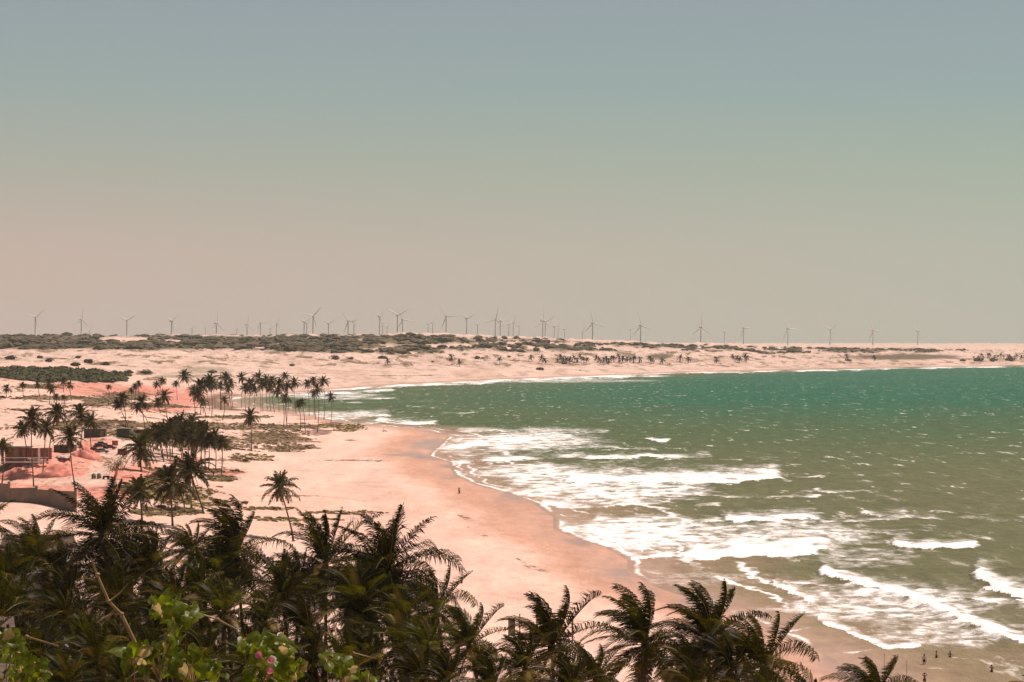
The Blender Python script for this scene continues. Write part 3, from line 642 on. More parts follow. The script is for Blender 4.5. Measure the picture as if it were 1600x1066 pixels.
def palm(base, top, r, label, group, kind='mid', thick=None, rz=None, tilt=None, blown=False):
    """base on the ground, top where the fronds spring, r the frond length"""
    global _hi
    _hi += 1; base = Vector(base); top = Vector(top)
    root = empty('coconut_palm', base, label, 'palm', group)
    if kind != 'near': M_ = 'mid' if kind == 'mid' else 'far'
    h = top-base; L = h.length; pts = []; th = thick or (.17 if kind != 'far' else .3)
    n = 9 if kind == 'near' else 6
    bend = Vector((rng.uniform(-.05, .05)*L, rng.uniform(-.04, .04)*L, 0))
    for i in range(n+1):
        s = i/n; c = Vector((h.x*s**1.35, h.y*s**1.35, h.z*s)) + bend*math.sin(math.pi*s)
        if i == 0: c.z -= .4
        pts.append(c)
    rad = [th*(1.55 if i == 0 else 1.1-.45*i/n)*(1+.05*(i % 2)) for i in range(n+1)]
    t = MB(); t.tube(pts, rad, 8 if kind == 'near' else 6); t.build('trunk', M['trunk'], root, True)
    hd = HEADS[kind][_hi % len(HEADS[kind])] if not blown else HEADS['blown'][_hi % 4]
    rz = rng.uniform(-.5, .5) if rz is None else rz
    tl = rng.uniform(-.12, .12) if tilt is None else tilt
    for nm, me in zip(('crown', 'dry_frond_skirt', 'coconut_cluster'), hd):
        if me is None: continue
        o = link(nm, me, root, h); o.scale = (r, r, r*rng.uniform(.92, 1.08)); o.rotation_euler = (rng.uniform(-.08, .08), tl, rz)
    return root
def at_depth(px, py, d): return Vector(((px-800)/FPX*d, d, CAM_H-(py-HY)/FPX*d))
def palm_px(cx, cy, bx, by, rpx, label, group, kind='mid', **k):
    b = hit(bx, by)
    if b is None: print('no ground', bx, by); return
    d = b.y; tp = at_depth(cx, cy, d); r = rpx*d/FPX*(1.14 if kind == 'mid' else 1)
    if tp.z-b.z < 2: tp.z = b.z+2
    return palm(b, tp, r, label, group, kind, **k)

# -- front grove: crown position, frond length in the picture, metres of trunk are found from the ground below
front = [  # (x, y, r, distance, lean)
 (160,838,84,190,0),(368,866,76,196,0),(508,884,72,190,0),(607,890,86,178,-1),(682,954,66,186,0),(733,1010,62,182,1),(862,1012,82,172,0),(1008,1008,82,168,0),(1108,1000,84,165,0),(1193,1040,84,160,0),(1372,1082,58,168,0),
 (236,884,62,205,0),(42,878,54,210,0),(96,896,56,204,0),(300,862,52,214,0),(440,922,62,180,0),(560,946,66,172,0),(24,944,60,180,0),(100,962,64,172,0),(186,946,64,176,0),(268,946,66,170,0),(350,958,66,165,0),(482,984,66,160,0),(628,1010,70,160,0),
 (60,1030,70,150,0),(150,1036,70,148,0),(236,1040,70,146,0),(318,1036,70,146,0),(400,1050,70,142,0),(544,1052,72,142,0),(660,1066,70,145,0),(770,1078,66,150,0),(930,1062,60,156,0),(1085,1080,60,154,0),(1262,1096,44,158,0),(820,1046,62,162,0),(1075,1040,58,160,0),(1140,1046,66,158,0),(890,1080,60,150,0),(1200,1090,50,152,0),(1625,1092,44,170,0),(-18,820,50,215,0),(-20,900,60,185,0),(-30,1010,70,160,0)]
for yy_, xs_, n_x in ((868, (-10, 420), 3), (905, (-20, 640), 6), (930, (10, 700), 6), (972, (-30, 700), 7), (1012, (-10, 690), 8), (1062, (-20, 720), 8)):
    for i in range(n_x):
        x_ = int(xs_[0]+(xs_[1]-xs_[0])*(i+.5+rng.uniform(-.3, .3))/n_x); y_ = int(yy_+rng.uniform(-12, 12))
        front.append((x_, y_, int(rng.uniform(52, 66)), 206-(y_-860)*.33+rng.uniform(-5, 5), 0))
front.sort(key=lambda q: q[1])
bands = [(-999, 880, 'rear'), (880, 940, 'upper middle'), (940, 1000, 'lower middle'), (1000, 1200, 'front')]
special = {(160,838): 'big dark palm left of centre standing highest in the grove against the pale sand terrace',
 (607,890): 'large windblown palm rising above the grove beside the open pink beach', (1008,1008): 'palm with bare trunk seen alone against the sand, fronds whipped over to the left',
 (1193,1040): 'tallest right-hand palm with a drooping torn frond reaching over the wet sand', (1108,1000): 'bushy windswept palm just left of the one with the torn frond',
 (1372,1082): 'palm top poking up at the bottom edge beside two thin poles near the bathers', (862,1012): 'wide palm in front of the wooden beach shelter',
 (1625,1092): 'palm of which only frond tips show in the bottom right corner', (733,1010): 'slim palm with one upright frond left of the grey board on the beach',
 (682,954): 'windblown palm just left of the slim palm by the grey board', (368,866): 'dark palm below and left of the lone leaning beach palm', (508,884): 'upright palm between the lone beach palm and the large windblown one'}
cnt = {}
for a, b, nm in bands:
    row = sorted([q for q in front if a <= q[1] < b and (q[0], q[1]) not in special])
    for i, q in enumerate(row):
        cx, cy, rp, d, ln = q; c = at_depth(cx, cy, d); cnt[q] = 'coconut palm, %s from left in the %s row of the dense front grove' % (ordn(i+1), nm)
for q in front:
    cx, cy, rp, d, ln = q; c = at_depth(cx, cy, d); r = rp*d/FPX*(1.27 if (cx, cy) in special else 1.08)
    bx = c.x + rng.uniform(-.6, 1.6); by = c.y+rng.uniform(-.8, .8); bz = hz(bx, by)
    palm((bx, by, bz), c, r, special.get((cx, cy)) or cnt[q], 'coconut palms of the front grove', 'near', thick=.2, rz=rng.uniform(-.35, .35), blown=cx > 650 or rng.random() < .4)

# -- palms of the slope, village and knoll: crown x, y, base x, y, frond length in the picture
G = {}
G['by the red earth heaps at left'] = [(4,700,3,756,16),(35,671,41,722,15),(49,657,53,761,22),(72,669,67,741,17),(89,647,76,716,18),(109,684,118,767,22),(126,647,125,699,20),(142,659,143,702,14)]
G['in the dark clump behind the iron fence'] = [(243,674,254,716,15),(256,670,262,717,15),(266,664,269,716,15),(278,684,285,716,16),(282,662,287,714,17),(293,670,296,717,16),(300,660,300,712,14),(307,690,307,723,17),(250,684,256,722,17),(263,676,266,722,17),(285,678,288,722,17),(299,682,301,724,17),(315,684,316,728,17),(312,668,313,722,15),(322,676,321,732,16),(326,690,326,733,14),(336,682,337,734,14),(347,692,346,741,14),(232,680,240,706,14)]
G['on the sandy knoll beside the bay'] = [(378,590,377,638,9),(384,607,384,640,10),(391,600,389,641,11),(397,608,396,641,10),(405,591,408,642,11),(410,602,411,643,10),(416,594,418,641,9),(421,606,423,643,9),(425,595,429,645,10),(434,613,436,643,9),(436,600,443,668,11),(446,588,451,642,8),(449,604,449,667,10),(447,622,448,660,9),(460,598,463,647,10),(466,632,469,673,7),(472,628,477,678,7),(480,600,483,650,8),(489,595,491,650,8),(491,615,493,655,8),(496,607,496,676,9),(505,596,506,656,10),(517,620,517,660,8)]
G['around the dark mound with the pole'] = [(288,588,305,649,12),(312,603,313,648,13),(309,617,322,652,12),(322,600,328,643,10),(328,594,331,650,12),(332,602,336,638,10),(344,603,346,641,8),(353,591,357,635,11),(356,607,362,640,9),(361,599,364,638,9),(351,625,348,657,7),(303,610,305,640,10),(317,628,318,645,9)]
G['on the pale flat at far left'] = [(11,607,10,621,8),(35,602,37,622,6),(59,602,62,620,6),(76,599,77,632,9),(88,620,90,637,6),(98,596,99,613,7),(100,621,102,637,6),(109,602,112,626,7),(80,608,85,628,8),(170,605,169,634,5)]
G['along the red sand bank'] = [(191,623,196,668,12),(184,632,201,669,10),(211,605,210,632,6),(217,600,219,628,7),(222,629,227,671,13),(215,637,231,662,10),(245,601,247,640,7),(254,595,255,626,7),(257,619,262,656,12),(247,629,251,646,9),(275,600,277,626,6),(205,610,205,640,5)]
for where, lst in G.items():
    lst = sorted(lst)
    for i, q in enumerate(lst):
        hgt = q[3]-q[1]; q = list(q)
        desc = 'tall' if hgt > 55 else 'short' if hgt < 30 else 'slender'
        palm_px(*q[:5], '%s palm, %s from left %s' % (desc, ordn(i+1), where), 'palms '+where, 'mid', thick=.16*max(1, .9))
for q, lb in (((219,700,221,736,29), 'spreading palm with hanging dead fronds left of the dark clump'), ((218,769,222,816,28), 'short full palm in front of the bare pale tree'), ((268,756,270,822,37), 'bushy palm with brown hanging fronds on the yellow grass slope'),
              ((297,735,319,803,33), 'leaning palm next to the bushy one on the grass slope'), ((391,651,393,705,14), 'single palm on the brown grass right of the dark clump'), ((437,761,459,846,27), 'lone leaning palm on open pink sand above the grove')):
    palm_px(*q, lb, 'palms standing apart on the slope', 'mid', thick=.2)
# -- tiny palms on the far shore
far = [(606,564,606,571,5),(705,558,706,571,6),(718,565,718,573,4),(781,561,781,570,5),(830,558,831,565,5),(847,559,848,565,5),(851,563,852,570,5),(871,563,871,567,4),(876,558,877,565,5),(880,560,880,567,4.5),(885,562,885,567,5),(890,562,891,568,5),
 (897,559,897,566,5),(902,562,903,567,4),(907,558,908,566,5),(912,561,912,568,4),(917,562,917,567,4.5),(932,559,933,566,4.5),(937,562,938,568,5),(943,562,944,567,4),(948,561,948,568,5),(951,564,951,569,5),(956,559,956,566,4.5),(959,560,959,566,4),(966,556,967,566,4.5),
 (968,562,968,567,4),(974,561,974,567,5),(980,561,980,567,4.5),(985,561,985,567,4),(990,561,990,568,4.5),(993,559,992,566,4),(1000,561,1000,567,5),(1016,560,1017,566,5),(1020,563,1021,568,4),(1035,563,1036,569,5.5),(1063,559,1063,565,5),(1076,561,1076,567,4.5),
 (1119,561,1119,568,5),(1145,557,1145,562,4),(1152,560,1153,566,4.5),(1156,561,1156,567,4),(1164,558,1165,565,5),(1167,560,1166,567,4),(1323,557,1323,564,4.5),(1366,559,1366,564,4)]
far += [(1522+i*5.2+rng.uniform(-1.5, 1.5), 556.5+rng.uniform(-2, 2), None, None, rng.uniform(2.2, 3.6)) for i in range(16)]
grp = [('the sparse scatter on the far beach', -1, 840), ('the left half of the far beach row', 840, 925), ('the right half of the far beach row', 925, 1010), ('the loose line right of the far beach row', 1010, 1500), ('the hazy line at the right edge', 1500, 1700)]
for nm, a, b in grp:
    for i, q in enumerate(sorted([q for q in far if a <= q[0] < b])):
        cx, cy, bx, by, r = q
        if bx is None: bx, by = cx, cy+4.5
        palm_px(cx, cy, bx, by, r*1.25, 'tiny palm, %s from left in %s' % (ordn(i+1), nm), 'tiny palms on the far shore', 'far', thick=.45)

# ------------------------------------------------------------------ wind turbines
def blade_mesh():
    b = MB(); prof = [(0, 1.2, 1.1), (3, 1.8, 1.0), (9, 3.6, .8), (20, 2.8, .5), (34, 1.9, .35), (44, .8, .15), (47, .15, .05)]
    for y, c, t in prof:
        for q in ((-c*.35, 0), (0, t*.5), (c*.65, 0), (0, -t*.5)): b.v.append((q[0], q[1], y))
    for i in range(len(prof)-1):
        for k in range(4):
            a = i*4+k; e = i*4+(k+1) % 4; b.f.append((a, e, e+4, a+4)); b.m.append(0)
    return b.mesh('blade', M['turbine'], True)
BLADE = blade_mesh()
n_ = MB(); n_.box((0, 3, 0), (4, 11, 4.2)); n_.box((0, 6, 2.4), (2, 3, .7)); NAC = n_.mesh('nacelle', M['turbine'])
n_ = MB(); n_.lathe([(.1, -3), (1.2, -2.4), (1.9, -1), (2.0, .8), (1.6, 1.6)], seg=12)
HUBM = n_.mesh('hub', M['turbine'], True); HUBM.transform(Matrix.Rotation(R(-90), 4, 'X'))
for v_ in HUBM.vertices: pass
def turbine(px, py, r, ph, yaw, label, faint=False):
    d = 47*FPX/r; c = at_depth(px, py, d); gz = hz(c.x, c.y)
    root = empty('wind_turbine', (c.x, c.y, gz), label, 'wind turbine', 'wind turbines along the skyline')
    h = c.z-gz; t = MB(); t.tube([(0, 0, -2), (0, 0, h*.5), (0, 0, h-1.5)], [2.7, 2.2, 1.5], 12); t.build('tower', M['turbine'], root, True)
    rot = Matrix.Rotation(yaw, 4, 'Z')
    o = link('nacelle', NAC, root); o.matrix_local = Matrix.Translation((0, 0, h)) @ rot
    hub = link('hub', HUBM, root); hub.matrix_local = Matrix.Translation((0, 0, h)) @ rot @ Matrix.Translation((0, -4.2, 0)) @ Matrix.Rotation(math.pi, 4, 'Z')
    for k in range(3):
        a = ph+k*2*math.pi/3
        o = link('blade', BLADE, root); o.matrix_local = Matrix.Translation((0, 0, h)) @ rot @ Matrix.Translation((0, -4.2, 0)) @ Matrix.Rotation(a, 4, 'Y')
# (hub x, y, blade length in picture, angle of one blade clockwise from straight up, yaw)
T = [(55,496,18,-70,35),(127,500,19,5,50),(198,501,18,-62,25),(268,502,20,-70,60),(338,506,22,2,55),(386,508,18,3,60),(140,517,11,20,50),(321,513,12,5,60),(300,514,12,40,60),(370,515,12,10,60),
 (407,505,15,85,30),(422,513,12,30,60),(432,506,15,22,55),(475,503,16,-60,50),(479,505,15,50,60),(489,494,21,-78,20),(513,506,16,-60,35),(544,502,21,-38,20),(553,504,17,10,70),(593,495,19,48,60),(598,506,14,10,65),(605,510,13,30,65),
 (621,493,23,-60,20),(629,500,21,-25,30),(669,507,15,5,70),(676,505,17,8,65),(697,495,21,-35,20),(729,498,20,-55,30),(746,508,14,-60,45),(774,499,21,12,25),(782,502,19,-42,40),(795,508,17,5,60),(802,503,17,22,50),(811,510,13,8,65),
 (848,502,24,0,45),(852,503,20,-58,30),(866,511,17,-50,50),(872,511,15,18,60),(882,515,14,8,65),(910,518,15,-90,50),(926,505,22,-14,25),(985,516,14,4,70),(1001,509,23,-14,30),(1095,512,24,-1,30),(1132,519,14,-55,55),(1162,513,20,-35,25),
 (1231,514,20,-28,25),(1297,515,19,-65,25),(1364,517,20,-28,25),(1434,518,18,-50,30),(1458,536,9,10,60)]
T.sort()
for i, (px, py, r, ph, yw) in enumerate(T):
    k = ('tall pale' if r >= 19 else 'mid-sized hazy' if r >= 15 else 'small faint')
    j = sum(1 for q in T[:i+1] if ('tall pale' if q[2] >= 19 else 'mid-sized hazy' if q[2] >= 15 else 'small faint') == k)
    turbine(px, py, r, R(ph), R(yw), '%s wind turbine, %s from left of the %s ones' % (k, ordn(j), k.split()[-1]))

# ------------------------------------------------------------------ scrub and shrubs
def clumps(name, pts, r0, r1, flat, material, label, cat, per=1, leafy=0):
    mb = MB()
    for p in pts:
        r = r0+(r1*1.25-r0)*rng.random()**2.2
        mb.lump((p.x, p.y, p.z+r*flat*.1), (r*rng.uniform(.8, 1.4), r*rng.uniform(.8, 1.4), r*flat*rng.uniform(.6, 1.3)), .35)
        for _ in range(leafy):
            a = rng.uniform(0, 6.3); e = rng.uniform(.1, 1.4); q = Vector((p.x+math.cos(a)*math.cos(e)*r*1.1, p.y+math.sin(a)*math.cos(e)*r*1.1, p.z+math.sin(e)*r*flat*1.1))
            s_ = r*.28; u_ = Vector((rng.uniform(-1, 1), rng.uniform(-1, 1), rng.uniform(-.5, 1))).normalized(); w_ = u_.cross(Vector((rng.uniform(-1, 1), rng.uniform(-1, 1), .3))).normalized()
            mb.quad(q-u_*s_, q+w_*s_*.6, q+u_*s_, q-w_*s_*.6)
    o = mb.build(name, material); tag(o, label, cat, kind='stuff'); return o
def scatter(n, fn):
    """ground points seen through random directions accepted by fn"""
    out = []
    for _ in range(n):
        q = fn()
        if q is None: continue
        out.append(q)
    if not out: return []
    px = np.array([q[0] for q in out]); py = np.array([q[1] for q in out])
    st = np.exp(np.linspace(np.log(700), np.log(8000), 420)); res = []
    dx = (px-800)/FPX; dz = -(py-HY)/FPX
    xx = dx[:, None]*st[None]; zz = CAM_H+dz[:, None]*st[None]
    hh = np.empty_like(xx)
    for i in range(0, len(px), 400): hh[i:i+400] = H(xx[i:i+400], np.broadcast_to(st, xx[i:i+400].shape))
    below = zz < hh
    for i in range(len(px)):
        w = np.nonzero(below[i])[0]
        if len(w): k = w[0]; res.append(Vector((xx[i, k], st[k], hh[i, k])))
    return res
# far scrub: pick from the ground grid where the litter mask is on
def from_mask(mask, n, xr):
    ii = np.nonzero((mask > .55) & (GX[0] > xr[0]) & (GX[0] < xr[1]))
    w = 1.0/np.maximum(GX[1][ii], 1)**0; k = nrs.choice(len(ii[0]), min(n, len(ii[0])), replace=False)
    return [Vector((GX[2][ii][j], GX[3][ii][j], GX[4][ii][j])) for j in k]
clumps('dune_scrub', from_mask(GSC, 4800, (-60, 430)), 2.5, 8, .5, M['scrub'], 'broad olive scrub belt on the far dunes at left', 'scrub')
clumps('dune_scrub', from_mask(GSC, 3800, (430, 900)), 2.5, 8, .55, M['scrub'], 'patchy olive scrub over the broken dunes in the middle distance centre', 'scrub')
clumps('dune_scrub', from_mask(GSC, 2200, (900, 1660)), 2.5, 6, .5, M['scrub'], 'thin olive scrub strip on the far dunes at right', 'scrub')
clumps('green_thicket', from_mask(GTH, 1500, (-60, 260)), 1.6, 3.6, .75, M['scrub_green'], 'low dark green thicket on the dunes behind the red sand at left', 'thicket', leafy=6)
clumps('grass_tufts', from_mask(GGR, 6500, (-30, 640)), .25, .85, .5, mat('dry_tufts', (0.12, 0.08, 0.03), .9, .4, .4), 'brownish creeping grass tufts on the sandy slope', 'grass')
clumps('undergrowth', from_mask(GGV, 1500, (-60, 700)), .7, 1.8, .9, mat('grove_undergrowth', (0.035, 0.034, 0.008), .8, .4, .6), 'dark undergrowth below the front palm grove', 'undergrowth', leafy=14)
def shrub(px, py, r, label, n=7, m='scrub'):
    b = hit(px, py)
    if b is None: return
    root = empty('shrub', b, label, 'shrub', 'single shrubs on the dunes'); s = r*b.y/FPX; f = MB(); t = MB()
    t.tube([(0, 0, -.3), (0, 0, s*.5)], [s*.08, s*.04], 5); t.build('stem', M['trunk'], root)
    for _ in range(n):
        a = rng.uniform(0, 6.3); q = rng.uniform(0, .7)*s
        f.lump((q*math.cos(a), q*math.sin(a)*.6, s*.25), (s*rng.uniform(.35, .6),)*2+(s*rng.uniform(.25, .5),), .35)
    for _ in range(60):
        a = rng.uniform(0, 6.3); e = rng.uniform(0, 1.5); q = Vector((math.cos(a)*math.cos(e)*s, math.sin(a)*math.cos(e)*s*.7, s*.15+math.sin(e)*s*.6))
        u_ = Vector((rng.uniform(-1, 1), rng.uniform(-1, 1), rng.uniform(0, 1))).normalized()*s*.13; w_ = u_.cross(Vector((.3, .2, .9)))
        f.quad(q-u_, q+w_, q+u_, q-w_)
    f.build('foliage', M[m], root)
for q in ((332,583,7,'dark round shrub on the olive hummock behind the palms'),(844,578.5,6,'long dark shrub on the far beach below the row of palms'),(907,579,1.8,'tiny dark shrub at the far waterline'),(676,566,2.5,'small dark shrub alone on the pink flats'),
          (457,572,5,'flat shrub at left on the far pink flats'),(522,561,8,'broad low shrub on the sandy rise'),(549,561.5,5,'shrub right of the broad low shrub on the sandy rise'),(598,561,7,'shrub beside the lone far palm'),(745,561,6,'shrub below the dune scrub centre left'),(755,561,4,'smaller shrub right next to its larger twin centre left'),
          (795,559,4,'shrub just left of the first palms of the far row'),(880,569,7,'flat brown shrub at the foot of the far palm row'),(1325,564.5,5,'leftmost of three low shrubs on the far right beach'),(1505,564.8,6,'first of the low shrubs along the right-hand far beach'),(1530,564.8,8,'second of the low shrubs along the right-hand far beach'),(1552,564.6,7,'third of the low shrubs along the right-hand far beach'),(1580,564.4,9,'last of the low shrubs along the right-hand far beach'),
          (383,721,5,'small dry bush on the sand right of the dark clump'),(363,737,4,'tuft below the small dry bush on the sand')):
    shrub(*q)
for i, (px, py, r) in enumerate(((18,562,9),(62,560,6),(78,566,8),(118,572,8),(140,568,9),(165,571,8),(122,560,5),(200,584,8),(228,584,9))):
    shrub(px, py, r, 'olive dune shrub, %s from the left of those above the green thicket' % ordn(i+1), m='scrub_green')

# ------------------------------------------------------------------ building site and village things
def place(name, px, py, label, cat, group=None, rz=0.0, dz=0.0):
    b = hit(px, py); o = empty(name, b+Vector((0, 0, dz)), label, cat, group, rz); return o, b.y/FPX
# stepped boundary wall
wb = [hit(-60, 785), hit(14, 785), hit(57, 787), hit(118, 789)]; wb[3] = Vector((at_depth(118, 789, wb[2].y-6).x, wb[2].y-6, wb[2].z))
root = empty('boundary_wall', (wb[1].x, wb[1].y, hz(wb[1].x, wb[1].y)), 'stepped grey-brown boundary wall behind the sand terrace at lower left', 'wall')
for i, (a, b_, top) in enumerate(((0, 1, 756), (1, 2, 762), (2, 3, 768))):
    A, B = wb[a], wb[b_]; s = B.y/FPX; zt = CAM_H-(top-HY)*s; mb = MB(); zb = min(hz(A.x, A.y), hz(B.x, B.y))-1.0
    c = (A+B)/2-root.location; c.z = (zt+zb)/2-root.location.z; mb.box(c, ((B-A).length-.3, .25, zt-zb), math.atan2(B.y-A.y, B.x-A.x)); mb.build('wall_panel', M['concrete'], root)
    mb = MB(); c = B-root.location; c.z = (zt+zb)/2-root.location.z+.2; mb.box(c, (.5, .4, zt-zb+.4)); mb.build('pillar', M['concrete'], root)
# terracotta building shell with posts and rail
b = hit(40, 724); s = b.y/FPX*.86; root = empty('open_building', b, 'open terracotta building shell with posts and white railing behind the red heaps', 'building', rz=.08)
w = 84*s; hgt = 30*s
mb = MB(); mb.box((0, 5, hgt*.42), (w, .3, hgt*.9)); mb.build('back_wall', M['terracotta'], root)
mb = MB(); mb.box((-w*.2, 2.0, hgt*.96), (w*.6, 7.5, .25)); mb.build('roof', M['concrete'], root)
for i, x in enumerate((-.48, -.18, -.02, .3, .48)):
    mb = MB(); mb.box((x*w, -1.2, hgt*.46), (.55 if i != 1 else 1.4, .45, hgt*.95)); mb.build('post', M['concrete' if i != 3 else 'white_wall'], root)
mb = MB(); mb.box((0, -1.6, hgt*.36), (w, .12, .22)); mb.box((0, -1.6, hgt*.1), (w, .35, .35)); mb.build('railing', M['white_wall'], root)
# red earth heaps
HM = mat('red_earth', (0.56, 0.205, 0.15), .95, .35, .6, bump=.9, detail=8)
def heap(px, py, wpx, hpx, label, seed):
    b = hit(px, py); s = b.y/FPX; w = wpx*s/2; h = hpx*s; r_ = np.random.RandomState(seed); n = 30
    xs, ys = np.meshgrid(np.linspace(-1, 1, n), np.linspace(-1, 1, n), indexing='ij'); rr = np.sqrt(xs**2+ys**2)+.22*fbm(xs*1.3+seed, ys*1.3, 3)
    z = np.clip(1-rr, 0, 1)**.85*(1+.35*fbm(xs*2+seed, ys*2, 3))+.05*fbm(xs*8+seed, ys*8, 2)*(rr < 1); z = z*h-(rr > .98)*1.2
    gz = H(b.x+xs*w, b.y+ys*w*.8)-b.z
    me, _u = grid_to_mesh('earth_heap', xs*w, ys*w*.8, z*.8+gz-.05); me.materials.append(HM)
    tag(link('earth_heap', me, loc=b), label, 'earth heap', 'heaps of red earth on the building site')
heap(88, 744, 66, 26, 'largest red earth heap, in front of the open building', 1); heap(28, 744, 74, 18, 'long low red earth heap at the left edge', 2)
heap(136, 716, 52, 24, 'steep red earth heap beside the parked cars', 3); heap(206, 747, 34, 8, 'small red mound right of the two water tanks', 4)
# site huts
def hut(px, py, wpx, hpx, depth, label, m, rz=0, extra=True, name='site_hut', cat='hut'):
    b = hit(px, py); s = b.y/FPX; root = empty(name, b, label, cat, rz=rz); w, h = wpx*s, hpx*s
    mb = MB(); mb.box((0, 0, h/2-.15), (w, depth, h+.3)); mb.build('body', M[m], root)
    mb = MB()
    for i in range(int(w/.45)): mb.box((-w/2+.25+i*.45, -depth/2-.03, h/2), (.1, .06, h*.94))
    mb.build('ribbing', M[m], root)
    mb = MB(); mb.box((0, 0, h+.1), (w+.2, depth+.2, .16)); mb.build('roof', M['concrete' if extra else m], root)
    mb = MB(); mb.box((w*.34, -depth/2-.09, h*.42), (w*.16, .1, h*.8)); d_ = mb.build('door', M['concrete' if extra else m], root)
    mb = MB(); mb.box((w*.34+w*.05, -depth/2-.2, h*.4), (.08, .1, .3)); mb.build('handle', M['stone'], d_)
    return root, s, w, h
hut(149, 683.5, 33, 13, 3.5, 'long dark site hut with a lighter door panel behind the parked cars', 'dark_shed', .05)
hut(194, 683.5, 20, 13, 3.5, 'dark green container left of the dark palm clump', 'green_box', -.03, False, 'container', 'container')
hut(218, 678, 14, 6, 2.5, 'small dark shelter with pale roof between container and palm clump', 'dark_shed', 0)
# lean-to left of red heaps
hut(102, 706, 30, 10, 4, 'low dark lean-to behind the pale rubble between red heaps', 'dark_shed', -.1, name='lean_to', cat='lean-to')
# rubble
b = hit(100, 716); s = b.y/FPX; mb = MB()
for _ in range(90):
    mb.lump((rng.gauss(0, 6*s), rng.gauss(0, 1.5), rng.uniform(.1, 3*s)), (rng.uniform(.3, .8),)*2+(rng.uniform(.2, .5),), .35)
o = mb.build('rubble_pile', M['rubble'], loc=b); tag(o, 'pile of pale broken rubble beside the red earth heap', 'rubble')
# cars
def car(px, py, label, paint, rz, k=1.0):
    b = hit(px, py); root = empty('parked_car', b, label, 'car', 'cars and pickups parked on the site', rz)
    L, W, Hh = 4.2*k, 1.75*k, 1.45*k
    mb = MB(); P = [(-L/2, .35), (-L/2, .85), (-L*.30, .95), (L*.22, .98), (L*.47, .82), (L/2, .55), (L/2, .32)]
    n = len(P)
    for y in (-W/2, W/2):
        for x, z in P: mb.v.append((x, y, z*k))
    mb.f.append(tuple(range(n))); mb.f.append(tuple(range(2*n-1, n-1, -1))); mb.m += [0, 0]
    for i in range(n): j = (i+1) % n; mb.f.append((i, i+n, j+n, j)); mb.m.append(0)
    mb.build('body', M[paint], root)
    mb = MB(); mb.box((-L*.05, 0, 1.13*k), (L*.52, W*.86, .42*k), taper=.8); mb.build('window', M['carglass'], root)
    mb = MB(); mb.box((-L*.05, 0, 1.38*k), (L*.40, W*.72, .08*k)); mb.build('roof', M[paint], root)
    for x in (-L*.3, L*.31):
        for y in (-W/2, W/2):
            mb = MB(); mb.tube([(x, y-.1, .33*k), (x, y+.1, .33*k)], .33*k, 12); t_ = mb.build('wheel', M['black'], root)
            mb = MB(); mb.tube([(x, y-.12, .33*k), (x, y+.12, .33*k)], .16*k, 8); mb.build('rim', M['carsilver'], t_)
    for y in (-.6*k, .6*k):
        mb = MB(); mb.box((L*.485, y, .62*k), (.12, .28*k, .14*k)); mb.build('headlight', M['white_wall'], root)
car(147, 706, 'dull red car nearest the red heap among the parked cars', 'carred', .2)
car(160, 708, 'grey car in the front of the parked cars on the dirt road', 'carsilver', .05)
car(156, 700, 'dark car just behind the grey one beside the dirt road', 'dark_shed', .1)
car(172, 702, 'dark reddish car right of the other parked cars', 'carred', -.1)
car(158, 696.5, 'small dark pickup at the back of the parked cars', 'dark_shed', .3)
def crate_box(px, py, wpx, hpx, label, m, name, cat):
    b = hit(px, py); s = b.y/FPX; w, h = wpx*s, hpx*s; root = empty(name, b, label, cat)
    mb = MB(); mb.box((0, 0, h/2), (w, w*.8, h)); mb.build('body', M[m], root)
    mb = MB(); mb.box((0, 0, h+.06), (w+.12, w*.8+.12, .1)); mb.build('lid', M[m], root)
    mb = MB()
    for x in (-w/2-.03, w/2+.03): mb.box((x, 0, h*.5), (.08, w*.8+.1, h*.96))
    mb.build('edge_batten', M[m], root)
crate_box(180, 696, 8, 7, 'dull red square cabin at the side of the dirt road', 'terracotta', 'cabin', 'cabin')
crate_box(191, 711, 12, 9, 'dark red tarpaulin-covered stack left of the spreading palm', 'carred', 'covered_stack', 'stack')
# water tanks
for i, (px, lb) in enumerate(((146.5, 'left one of two grey water tanks on the pink sand'), (155, 'right one of two grey water tanks on the pink sand'))):
    b = hit(px, 748); s = b.y/FPX; root = empty('water_tank', b, lb, 'water tank', 'water tanks below the dirt road')
    mb = MB(); r_ = 3.6*s; h = 7.5*s; mb.lathe([(0.01, 0), (r_*.92, 0), (r_, .1), (r_, h*.45), (r_*1.05, h*.47), (r_*1.05, h*.52), (r_, h*.54), (r_, h*.9), (r_*.85, h*.97), (0.01, h)], seg=18); mb.build('body', M['stone'], root, True)
    mb = MB(); mb.lathe([(.01, 0), (r_*.35, 0), (r_*.35, .12), (.01, .14)], (0, 0, h), 12); mb.build('lid', M['dark_shed'], root, True)
# handcart with sacks by the tanks
b = hit(166, 749); s = b.y/FPX; root = empty('cart', b, 'black and white loaded cart beside the two water tanks', 'cart')
mb = MB(); mb.box((0, 0, .7), (1.6, .9, .4)); mb.build('tray', M['black'], root)
mb = MB()
for k_ in range(6): mb.lump((rng.uniform(-.7, .9), rng.uniform(-.3, .3), 1.05+rng.uniform(0, .3)), (.32, .28, .2), .15)
mb.build('sack', M['shirt_white'], root, True)
for x in (-.6, .6):
    mb = MB(); mb.tube([(x, -.55, .35), (x, -.42, .35)], .34, 12); mb.build('wheel', M['black'], root)
